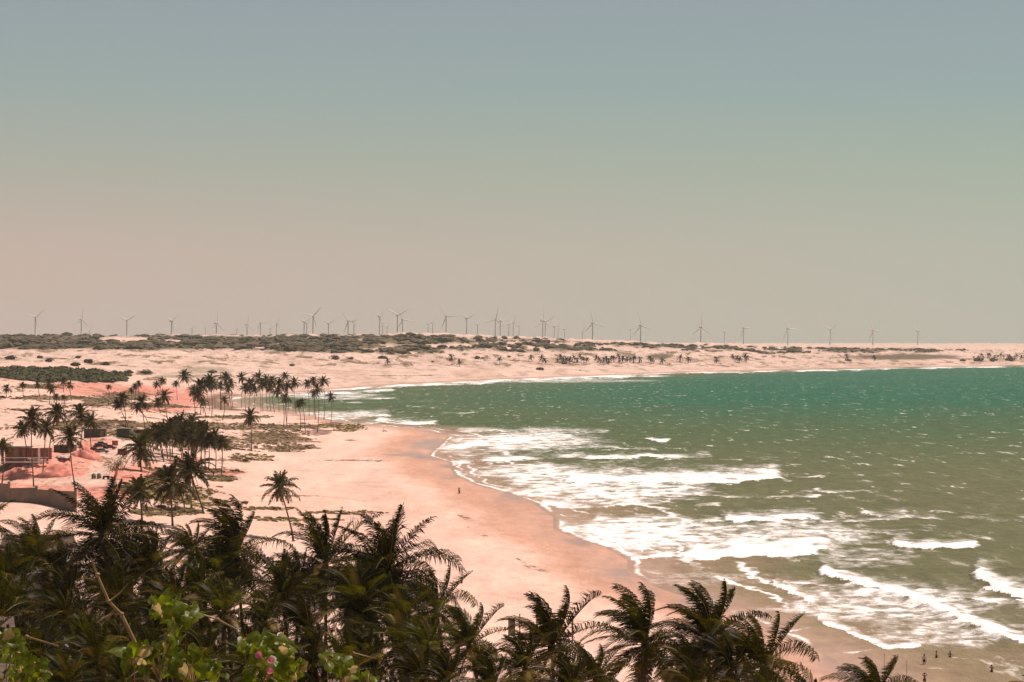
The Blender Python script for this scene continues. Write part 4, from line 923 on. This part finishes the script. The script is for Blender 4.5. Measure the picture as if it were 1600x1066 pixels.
# bare pale tree
b = hit(174, 762); s = b.y/FPX; root = empty('bare_tree', b, 'pale leaning tree with thin yellowish crown beside the water tanks', 'tree')
mb = MB(); top = Vector((9*s, 0, 30*s)); mb.tube([(0, 0, -.3), (3*s, 0, 10*s), (7*s, 0, 20*s), top], [.5, .42, .36, .3], 9)
tips = []
for k_ in range(12):
    a = rng.uniform(0, 6.3); e = Vector((math.cos(a)*rng.uniform(4, 13)*s, math.sin(a)*5*s, rng.uniform(2, 15)*s)); st_ = Vector((7.5*s, 0, 21*s)).lerp(top, rng.random())
    mb.tube([st_, st_+e*.5+Vector((0, 0, .5)), st_+e], [.16, .1, .04], 5); tips.append(st_+e)
mb.build('trunk', M['pale_bark'], root, True)
mb = MB()
for t_ in tips:
    for k_ in range(60):
        q = t_+Vector((rng.gauss(0, .7), rng.gauss(0, .7), rng.gauss(0, .6))); u_ = Vector((rng.uniform(-1, 1), rng.uniform(-1, 1), rng.uniform(-1, 1))).normalized()*.22; w_ = u_.cross(Vector((0.2, .3, 1)))*.6
        mb.quad(q-u_, q+w_, q+u_, q-w_)
mb.build('crown', mat('sparse_leaves', (.20, .15, .05), .7, .4, 2, transl=.3), root)
# iron fence
A = hit(233, 711); B = hit(268, 711); root = empty('iron_fence', A, 'thin iron fence in front of the dark palm clump', 'fence'); mb = MB(); L = (B-A)
for i in range(24):
    q = L*(i/23); mb.tube([q, q+Vector((0, 0, 2.0))], .05, 5)
mb.build('bar', M['wood'], root); mb = MB()
for z in (.3, 1.8): mb.tube([Vector((0, 0, z)), L+Vector((0, 0, z))], .05, 5)
mb.build('rail', M['wood'], root)
# poles
def pole(px, top, bot, r, label, cross=False, d=None):
    b = hit(px, bot) if d is None else Vector(((px-800)/FPX*d, d, 0));
    if d is not None: b.z = hz(b.x, b.y)
    root = empty('pole', b, label, 'pole'); tz = CAM_H-(top-HY)/FPX*b.y-b.z
    mb = MB(); mb.tube([(0, 0, -.3), (0, 0, tz*.5), (.02, 0, tz)], [r, r*.85, r*.6], 8); mb.build('shaft', M['wood'], root)
    mb = MB(); mb.lathe([(r*.9, 0), (r*1.1, .04), (r*.2, .15)], (.02, 0, tz), 8); mb.build('cap', M['stone'], root)
    if cross: mb = MB(); mb.box((0, 0, tz*.93), (1.6, .12, .12)); mb.build('crossarm', M['wood'], root)
pole(344.5, 582, 641, .27, 'tall dark utility pole rising from the dark mound by the knoll', True)
pole(1381.5, 1022, 1060, .035, 'left one of two thin poles behind the bottom palm top', d=262)
pole(1416.5, 1034, 1066, .035, 'right one of two thin poles behind the bottom palm top', d=256)
# huts in the grove at lower left
def house(px, py, d, w, l, hgt, label, roofm, rz, red=False):
    c = at_depth(px, py, d); z0 = hz(c.x, c.y)-.3; root = empty('low_house', (c.x, c.y, z0), label, 'house', rz=rz); h = c.z-z0
    mb = MB(); mb.box((0, 0, (h-.1)/2), (w, l, h-.1)); mb.build('wall', M['white_wall'], root)
    mb = MB(); n = len(mb.v); e = .5; rg = hgt
    mb.v += [(-w/2-e, -l/2-e, h), (w/2+e, -l/2-e, h), (w/2+e, l/2+e, h), (-w/2-e, l/2+e, h), (-w/2-e, 0, h+rg), (w/2+e, 0, h+rg)]
    for f in ((0, 1, 5, 4), (2, 3, 4, 5), (0, 4, 3), (1, 2, 5), (0, 3, 2, 1)): mb.f.append(f); mb.m.append(0)
    mb.build('roof', M[roofm], root)
    mb = MB(); mb.box((w*.2, -l/2-.02, h*.35), (1, .1, h*.6)); mb.build('door', M['wood'], root)
    for x in (-w*.28, -w*.02):
        mb = MB(); mb.box((x, -l/2-.02, h*.5), (1.0, .1, 1.0)); f_ = mb.build('window', M['wood'], root)
        mb = MB(); mb.box((x, -l/2-.06, h*.5), (.8, .08, .8)); mb.build('pane', M['carglass'], f_)
house(60, 858, 222, 6.6, 6, 1.6, 'long house with dark tiled roof at the foot of the sand terrace', 'roof_tile', .05)
house(50, 893, 202, 2.0, 3.5, .5, 'small house with white sheet roof between the left palms', 'white_roof', -.5)
house(-8, 975, 165, 2.0, 4, .6, 'white walled house at the left edge low in the grove', 'roof_tile', .3)
house(-16, 1055, 128, 5.0, 6, .8, 'dark roofed house corner in the bottom left', 'roof_tile', .2)
# red parasol
c = at_depth(-2, 906, 190); z0 = hz(c.x, c.y); root = empty('parasol', (c.x, c.y, z0), 'red parasol at the left edge between palms', 'parasol')
h = c.z-z0; mb = MB(); mb.lathe([(.03, .5), (.8, .28), (1.5, -.1), (1.47, -.14), (.75, .22), (.03, .44)], (0, 0, h), 12); mb.build('canopy', M['red_cloth'], root); mb = MB(); mb.tube([(0, 0, 0), (0, 0, h+.5)], .04, 8); mb.build('pole', M['wood'], root)

# ------------------------------------------------------------------ things on the beach
b = hit(799.5, 996); s = b.y/FPX; root = empty('notice_board', b, 'tall narrow grey board standing on the sand left of the wooden shelter', 'board')
z1 = CAM_H-(968-HY)*s-b.z; mb = MB(); mb.box((0, 0, z1*.55), (9*s, .12, z1*.9)); mb.build('panel', M['grey_board'], root)
mb = MB()
for x in (-4.9*s, 4.9*s): mb.tube([(x, 0, -.2), (x, 0, z1+.03)], .05, 8)
mb.build('frame', M['wood'], root); mb = MB(); mb.box((0, 0, z1+.03), (10*s, .1, .08)); mb.box((0, 0, z1*.1), (10*s, .1, .08)); mb.build('crossbar', M['wood'], root)
A = hit(809, 1000); s = A.y/FPX; W_ = 86*s; root = empty('beach_shelter', A, 'open dark wooden beach shelter with bench and braced corner post behind palms', 'shelter')
zt = CAM_H-(964-HY)*s-A.z
for x in (.3, W_*.35, W_*.68, W_):
    for y in (0, 3.2):
        mb = MB(); mb.box((x, y, zt/2-.1), (.16, .16, zt+.2)); mb.build('post', M['wood'], root)
mb = MB(); mb.box((W_*.68, 0, zt+.08), (W_*.7, .2, .2)); mb.box((W_*.68, 3.2, zt+.08), (W_*.7, .2, .2)); mb.build('beam', M['wood'], root)
mb = MB(); mb.tube([(W_-1.2, 0, zt), (W_, 0, zt-1.3)], .06, 6); mb.build('brace', M['wood'], root)
mb = MB(); mb.box((W_*.5, 1.6, .5), (W_, 3.4, .12)); mb.build('deck', M['wood'], root)
mb = MB()
for i in range(7): mb.box((.2+i*.5, -.05, .75), (.09, .09, .55))
mb.box((1.7, -.05, 1.05), (3.4, .1, .1)); mb.build('bench', M['carred'], root)
# post with a bin
b = hit(721.3, 911.5); s = b.y/FPX; root = empty('beach_bin', b, 'dark bin with a thin stick standing alone on the pink sand', 'bin')
mb = MB(); mb.lathe([(.01, 0), (1.5*s, 0), (1.9*s, 5*s), (1.7*s, 5*s), (.01, 4.6*s)], seg=12); mb.build('body', M['wood'], root, True)
mb = MB(); mb.tube([(1.0*s, 0, 4*s), (.6*s, 0, 8*s), (0, 0, 13.5*s)], .05, 6); mb.build('stick', M['wood'], root)
# stranded stick left by the runnel
b = hit(601, 674.5); s = b.y/FPX; mb = MB(); mb.tube([(-3.5*s, 0, .15), (0, 0, .35), (3.5*s, 0, .2)], .22, 6); mb.tube([(-1*s, 0, .3), (-2*s, .2, 1.6)], .12, 5); tag(mb.build('driftwood', M['wood'], loc=b), 'dark driftwood log on the sand spit beside the surf', 'driftwood')

# ------------------------------------------------------------------ people
def person(root_loc, pose, label, top='none', shorts='shorts_dark', sink=0.0, rz=0.0, k=1.0, longhair=False):
    root = empty('person', Vector(root_loc)-Vector((0, 0, sink)), label, 'person', None, rz)
    J = {'pel': (0, 0, .95), 'wai': (0, 0, 1.10), 'che': (0, -.01, 1.32), 'nek': (0, 0, 1.50), 'hb': (0, 0, 1.58), 'hm': (0, -.01, 1.66), 'ht': (0, 0, 1.73)}
    for sd, q in (('l', 1), ('r', -1)):
        J['sh'+sd] = (q*.18, 0, 1.43); J['hi'+sd] = (q*.09, 0, .90); J['kn'+sd] = (q*.11, -.02, .50); J['an'+sd] = (q*.12, .02, .09); J['to'+sd] = (q*.13, -.14, .03)
        J['el'+sd] = (q*.27, .02, 1.16); J['wr'+sd] = (q*.29, -.04, .91)
    J.update(pose)
    Rr = {'pel': .135, 'wai': .125, 'che': .145, 'nek': .055, 'hb': .075, 'hm': .095, 'ht': .07}
    for sd in 'lr': Rr.update({'sh'+sd: .06, 'hi'+sd: .095, 'kn'+sd: .06, 'an'+sd: .04, 'to'+sd: .035, 'el'+sd: .042, 'wr'+sd: .030})
    E = [('pel', 'wai'), ('wai', 'che'), ('che', 'nek'), ('nek', 'hb'), ('hb', 'hm'), ('hm', 'ht')]
    for sd in 'lr': E += [('che', 'sh'+sd), ('sh'+sd, 'el'+sd), ('el'+sd, 'wr'+sd), ('pel', 'hi'+sd), ('hi'+sd, 'kn'+sd), ('kn'+sd, 'an'+sd), ('an'+sd, 'to'+sd)]
    names = list(J); vs_ = [Vector(J[n])*k for n in names]; rs = [Rr[n]*k for n in names]; es = [(names.index(a), names.index(b)) for a, b in E]
    for sd, q in (('l', 1), ('r', -1)):          # palm and five fingers
        w = names.index('wr'+sd); a = vs_[w]; dr = (a-vs_[names.index('el'+sd)]).normalized(); pv = a+dr*.07*k
        vs_.append(pv); rs.append(.028*k); es.append((w, len(vs_)-1)); pi_ = len(vs_)-1
        sdv = dr.cross(Vector((1, 0, 0))); sdv = sdv.normalized() if sdv.length > .1 else Vector((0, 1, 0))
        for fi, (off, ln) in enumerate(((-.03, .075), (-.01, .085), (.01, .08), (.03, .06))):
            vs_.append(pv+(dr*ln*.5+sdv*off)*k); rs.append(.009*k); es.append((pi_, len(vs_)-1)); vs_.append(pv+(dr*ln+sdv*off*1.1+Vector((-q*.015, 0, 0)))*k); rs.append(.008*k); es.append((len(vs_)-2, len(vs_)-1))
        vs_.append(a+(dr*.03-sdv*.05)*k); rs.append(.010*k); es.append((w, len(vs_)-1)); vs_.append(a+(dr*.06-sdv*.065)*k); rs.append(.009*k); es.append((len(vs_)-2, len(vs_)-1))
    me = bpy.data.meshes.new('body'); me.from_pydata([tuple(v) for v in vs_], es, []); o = link('body', me, root)
    md = o.modifiers.new('skin', 'SKIN'); md.use_smooth_shade = True
    for i, v in enumerate(me.skin_vertices[0].data): v.radius = (rs[i], rs[i]*(.8 if names[i:i+1] and names[i] in ('pel', 'wai', 'che') else 1)); v.use_root = (i == 0)
    md = o.modifiers.new('sub', 'SUBSURF'); md.levels = 1; md.render_levels = 1; me.materials.append(M['skin'])
    def shell(name, pts, rad, m):
        mb = MB(); mb.tube([Vector(p)*k for p in pts], [r*k for r in rad], 12); return mb.build(name, M[m], root, True)
    hd = Vector(J['hm'])
    mb = MB(); mb.lathe([(.02, .14), (.07, .125), (.105, .07), (.112, .0), (.10, -.06 if not longhair else -.2)], tuple((hd+Vector((0, .022, -.01)))*k), 12); mb.build('hair', M['hair'], root, True)
    P = J['pel']
    sh = MB(); sh.tube([(P[0]*k, P[1]*k, (P[2]+.10)*k), (P[0]*k, P[1]*k, (P[2]-.06)*k)], [.158*k, .172*k], 12)
    for sd in 'lr':
        a = Vector(J['hi'+sd]); b_ = a.lerp(Vector(J['kn'+sd]), .55); sh.tube([(a+Vector((0, 0, .03)))*k, b_*k], [.112*k, .10*k], 10)
    sh.build('shorts', M[shorts], root, True)
    if top != 'none':
        sh = MB(); sh.tube([Vector(J['wai'])*k, Vector(J['che'])*k, (Vector(J['che'])+Vector((0, 0, .13)))*k], [.150*k, .175*k, .12*k], 12)
        for sd in 'lr':
            a = Vector(J['sh'+sd]); sh.tube([a*k, a.lerp(Vector(J['el'+sd]), .5)*k], [.078*k, .065*k], 10)
        sh.build('shirt', M[top], root, True)
    return root
def sea_pt(px, py): x, y = pd(px, py, 0.02); return Vector((x, y, 0.0))
def floor_pt(px, py):
    q = sea_pt(px, py); return Vector((q.x, q.y, max(hz(q.x, q.y), -.6)))
walk = {'knl': (.11, -.20, .52), 'anl': (.12, -.30, .12), 'tol': (.12, -.44, .06), 'knr': (-.11, .05, .50), 'anr': (-.12, .28, .14), 'tor': (-.12, .18, .05), 'ell': (.26, .15, 1.18), 'wrl': (.27, .12, .93), 'elr': (-.26, -.14, 1.19), 'wrr': (-.24, -.36, 1.08)}
headup = {'ell': (.34, -.12, 1.55), 'wrl': (.13, -.10, 1.74), 'elr': (-.34, -.12, 1.55), 'wrr': (-.13, -.10, 1.74)}
photo = {'ell': (.22, -.18, 1.25), 'wrl': (.06, -.34, 1.46), 'elr': (-.36, -.12, 1.42), 'wrr': (-.40, -.30, 1.62)}
person(floor_pt(1444, 1038), {}, 'person in white top and dark shorts standing in ankle-deep water', 'shirt_white', sink=0, rz=2.6)
person(floor_pt(1463, 1027.5), walk, 'left one of two dark bathers wading further out', sink=.35, rz=1.2)
person(floor_pt(1484.5, 1027), walk, 'right one of two dark bathers wading further out', sink=.35, rz=2.0)
person(floor_pt(1549.5, 1050), photo, 'bather standing with one arm raised to the head at right', sink=.2, rz=.3)
person(floor_pt(1572, 1049), {}, 'bather sunk to the chest in the water at far right', sink=1.1, rz=.5)
person(floor_pt(1444.5, 1070), headup, 'person at the bottom edge with both hands at the head', sink=0, rz=.1)
# rider on a motorbike
b = hit(717.6, 771); root = empty('motorcycle', b, 'dark motorcycle heading this way along the damp sand near the surf', 'motorcycle', rz=.18)
for y in (-.68, .68):
    mb = MB(); mb.tube([(-.07, y, .31), (.07, y, .31)], .31, 16); t_ = mb.build('wheel', M['black'], root)
    mb = MB(); mb.tube([(-.05, y, .31), (.05, y, .31)], .12, 10); mb.build('rim', M['carsilver'], t_)
mb = MB(); mb.box((0, .05, .55), (.28, .75, .3), taper=.8); mb.build('engine', M['dark_shed'], root)
mb = MB(); mb.tube([(0, -.32, .82), (0, -.1, .9), (0, .12, .84)], [.1, .17, .1], 10); mb.build('tank', M['carred'], root, True)
mb = MB(); mb.box((0, .42, .84), (.26, .62, .1)); mb.build('seat', M['black'], root)
mb = MB(); mb.tube([(-.08, -.68, .31), (-.08, -.38, 1.0)], .03, 6); mb.tube([(.08, -.68, .31), (.08, -.38, 1.0)], .03, 6); mb.build('fork', M['carsilver'], root)
mb = MB(); mb.tube([(-.38, -.25, 1.08), (0, -.36, 1.02), (.38, -.25, 1.08)], .025, 6); mb.build('handlebar', M['black'], root)
mb = MB(); mb.lathe([(.02, -.04), (.09, 0), (.09, .03), (.02, .05)], (0, 0, 0), 12); hl = mb.build('headlight', M['white_wall'], root, True); hl.location = (0, -.46, .93); hl.rotation_euler = (R(80), 0, 0)
ride = {'pel': (0, .38, .98), 'wai': (0, .33, 1.12), 'che': (0, .22, 1.34), 'nek': (0, .17, 1.52), 'hb': (0, .13, 1.60), 'hm': (0, .11, 1.68), 'ht': (0, .12, 1.75)}
for sd, q in (('l', 1), ('r', -1)):
    ride.update({'sh'+sd: (q*.19, .22, 1.45), 'el'+sd: (q*.40, .02, 1.25), 'wr'+sd: (q*.37, -.20, 1.13), 'hi'+sd: (q*.11, .33, .94), 'kn'+sd: (q*.27, -.08, .82), 'an'+sd: (q*.20, .10, .40), 'to'+sd: (q*.2, -.05, .36)})
person(b, ride, 'rider in dark clothes seated on the motorcycle on the beach', 'shorts_dark', rz=.18)
# walkers on the far beach
for px, py, lb in ((721, 589, 'tiny person at the far waterline left of the palm row'), ):
    person(hit(px, py), {}, lb, 'shorts_dark', rz=.4)

# ------------------------------------------------------------------ climbing plants in front of the look-out
def lobed_leaf(mb, c, nrm, up, s, rnd, mi=0):
    """heart-shaped curled leaf"""
    n_ = nrm.normalized(); u = (up-n_*up.dot(n_)).normalized(); w = u.cross(n_)
    out = [(0, -.12), (.22, -.35), (.48, -.30), (.60, -.02), (.50, .28), (.30, .52), (.10, .80), (0, 1.0), (-.10, .80), (-.30, .52), (-.50, .28), (-.60, -.02), (-.48, -.30), (-.22, -.35)]
    curl = rnd.uniform(.1, .6); tw = rnd.uniform(-.3, .3); n0 = len(mb.v)
    def P(x, y): return c+(w*x+u*y-n_*(curl*(x*x*1.1+max(0, y)**2*.5))+n_*(tw*x*y)+n_*.07*math.sin(9*x+5*y))*s
    mb.v.append(tuple(P(0, .02)))
    for x, y in out: mb.v.append(tuple(P(x*.55, y*.55)))
    for x, y in out: mb.v.append(tuple(P(x*rnd.uniform(.93, 1.07), y*rnd.uniform(.94, 1.06))))
    N = len(out)
    for i in range(N):
        j = (i+1) % N; mb.f.append((n0, n0+1+i, n0+1+j)); mb.m.append(mi)
        mb.f.append((n0+1+i, n0+1+N+i, n0+1+N+j, n0+1+j)); mb.m.append(mi)
def vine(label, d, anchors, stems, seed, flowers=()):
    rnd = random.Random(seed); bx = at_depth(anchors[0][0], anchors[0][1], d); gz = hz(bx.x, bx.y)
    root = empty('vine', (bx.x, bx.y, gz), label, 'plant', 'climbing plants at the look-out'); o0 = root.location
    F_ = MB(); S_ = MB()
    for (px, py, spread, n, lp) in anchors:
        for _ in range(int(n*1.9)):
            a = rnd.uniform(0, 6.3); q = math.sqrt(rnd.random())*spread; dd = d+rnd.uniform(-.5, .5)
            c = at_depth(px+q*math.cos(a), py+q*math.sin(a)*.8, dd)-o0
            nr = Vector((rnd.uniform(-.8, .8), -rnd.uniform(.2, 1), rnd.uniform(0, 1))); upv = Vector((rnd.uniform(-1, 1), rnd.uniform(-.4, .4), rnd.uniform(-1, .3)))
            lobed_leaf(F_, c, nr, upv, lp*rnd.uniform(.65, 1.25)*d/FPX, rnd, 1 if rnd.random() < .1 else 0)
            a0 = at_depth(px, py+spread, d)-o0; S_.tube([c, c.lerp(a0, .5)+Vector((0, 0, .03)), a0], [.002, .0025, .004], 4)
        b0 = at_depth(px, py, d)-o0; S_.tube([b0, (b0.x*.6, b0.y, b0.z*.5), (0, 0, -.1)], [.003, .005, .006], 5)
    for st_, r_ in stems:
        S_.tube([at_depth(x, y, d)-o0 for x, y in st_], [r_*(1-.6*i/(len(st_)-1)) for i in range(len(st_))], 7)
        x, y = st_[0]
        if y >= 1060: b0 = at_depth(x, y, d)-o0; S_.tube([(b0.x+.1, b0.y+.1, -.1), b0], [r_*.6, r_], 7)
        for i in range(1, len(st_)-1):
            c = at_depth(st_[i][0], st_[i][1], d)-o0; S_.lump(c, (r_*1.15,)*3, .2)
    F_.build('foliage', [M['vine_leaf'], M['vine_dry']], root, True); S_.build('stem', M['twig'], root, True)
    for px, py in flowers:
        c = at_depth(px, py, d-.55)-o0; f = MB()
        f.lathe([(.005, -.05), (.006, 0), (.014, .03), (.021, .035)], (0, 0, 0), 9); fo = f.build('flower', M['petal'], root, True); fo.location = c; fo.rotation_euler = (rnd.uniform(.6, 1.3), rnd.uniform(-.6, .6), 0)
vine('leafy green climber with thin stems in the bottom left corner', 12.2, [(10, 1005, 26, 16, 17), (38, 1040, 30, 16, 17), (20, 1060, 30, 12, 17), (62, 1058, 16, 5, 15)], [([(2, 1070), (22, 1020), (42, 995), (92, 1010)], .012), ([(70, 1072), (60, 1040), (30, 1022), (8, 1010)], .012)], 5)
vine('leafy climber with one bare woody twig pointing up, left of the flowering one', 11.6, [(262, 945, 26, 14, 19), (290, 958, 24, 10, 19), (210, 1020, 22, 9, 22), (250, 1030, 34, 14, 20), (300, 1040, 34, 14, 20), (335, 1050, 20, 6, 17), (270, 990, 22, 8, 17)],
     [([(232, 1072), (214, 1010), (190, 960), (170, 940), (152, 898), (142, 872)], .014), ([(190, 960), (176, 958), (158, 968)], .008), ([(300, 1072), (262, 1010), (300, 955), (340, 968), (372, 985)], .011), ([(168, 942), (186, 928), (200, 912)], .006)], 9)
vine('leafy climber with pink flowers at the bottom centre left', 11.9, [(405, 1004, 24, 12, 18), (430, 1016, 30, 14, 18), (415, 1045, 34, 16, 20), (455, 1040, 22, 9, 17), (384, 1000, 14, 4, 14)], [([(420, 1072), (400, 1020), (385, 990)], .010)], 14, [(407, 1026), (424, 1034), (420, 1052)])
vine('small sprig of the climber with thin arching stem right of the pink flowers', 12.4, [(512, 1030, 14, 5, 14), (532, 1040, 18, 6, 18), (548, 1050, 12, 4, 15), (575, 1058, 12, 3, 12)], [([(540, 1072), (534, 1035), (552, 1020), (590, 1030)], .007)], 21)

# ------------------------------------------------------------------ air
hb = MB(); hb.box((0, 5900, 118), (26000, 14000, 256)); hz_o = hb.mesh('haze', [])
m = bpy.data.materials.new('haze'); m.use_nodes = True; nt = m.node_tree; nt.nodes.clear()
ov = nt.nodes.new('ShaderNodeOutputMaterial'); pv = nt.nodes.new('ShaderNodeVolumePrincipled'); pv.inputs['Density'].default_value = HAZE
pv.inputs['Color'].default_value = (0.90, 0.90, 0.82, 1); pv.inputs['Anisotropy'].default_value = 0.0
nt.links.new(pv.outputs[0], ov.inputs['Volume']); hz_o.materials.append(m); o = link('haze', hz_o); tag(o, kind='stuff')
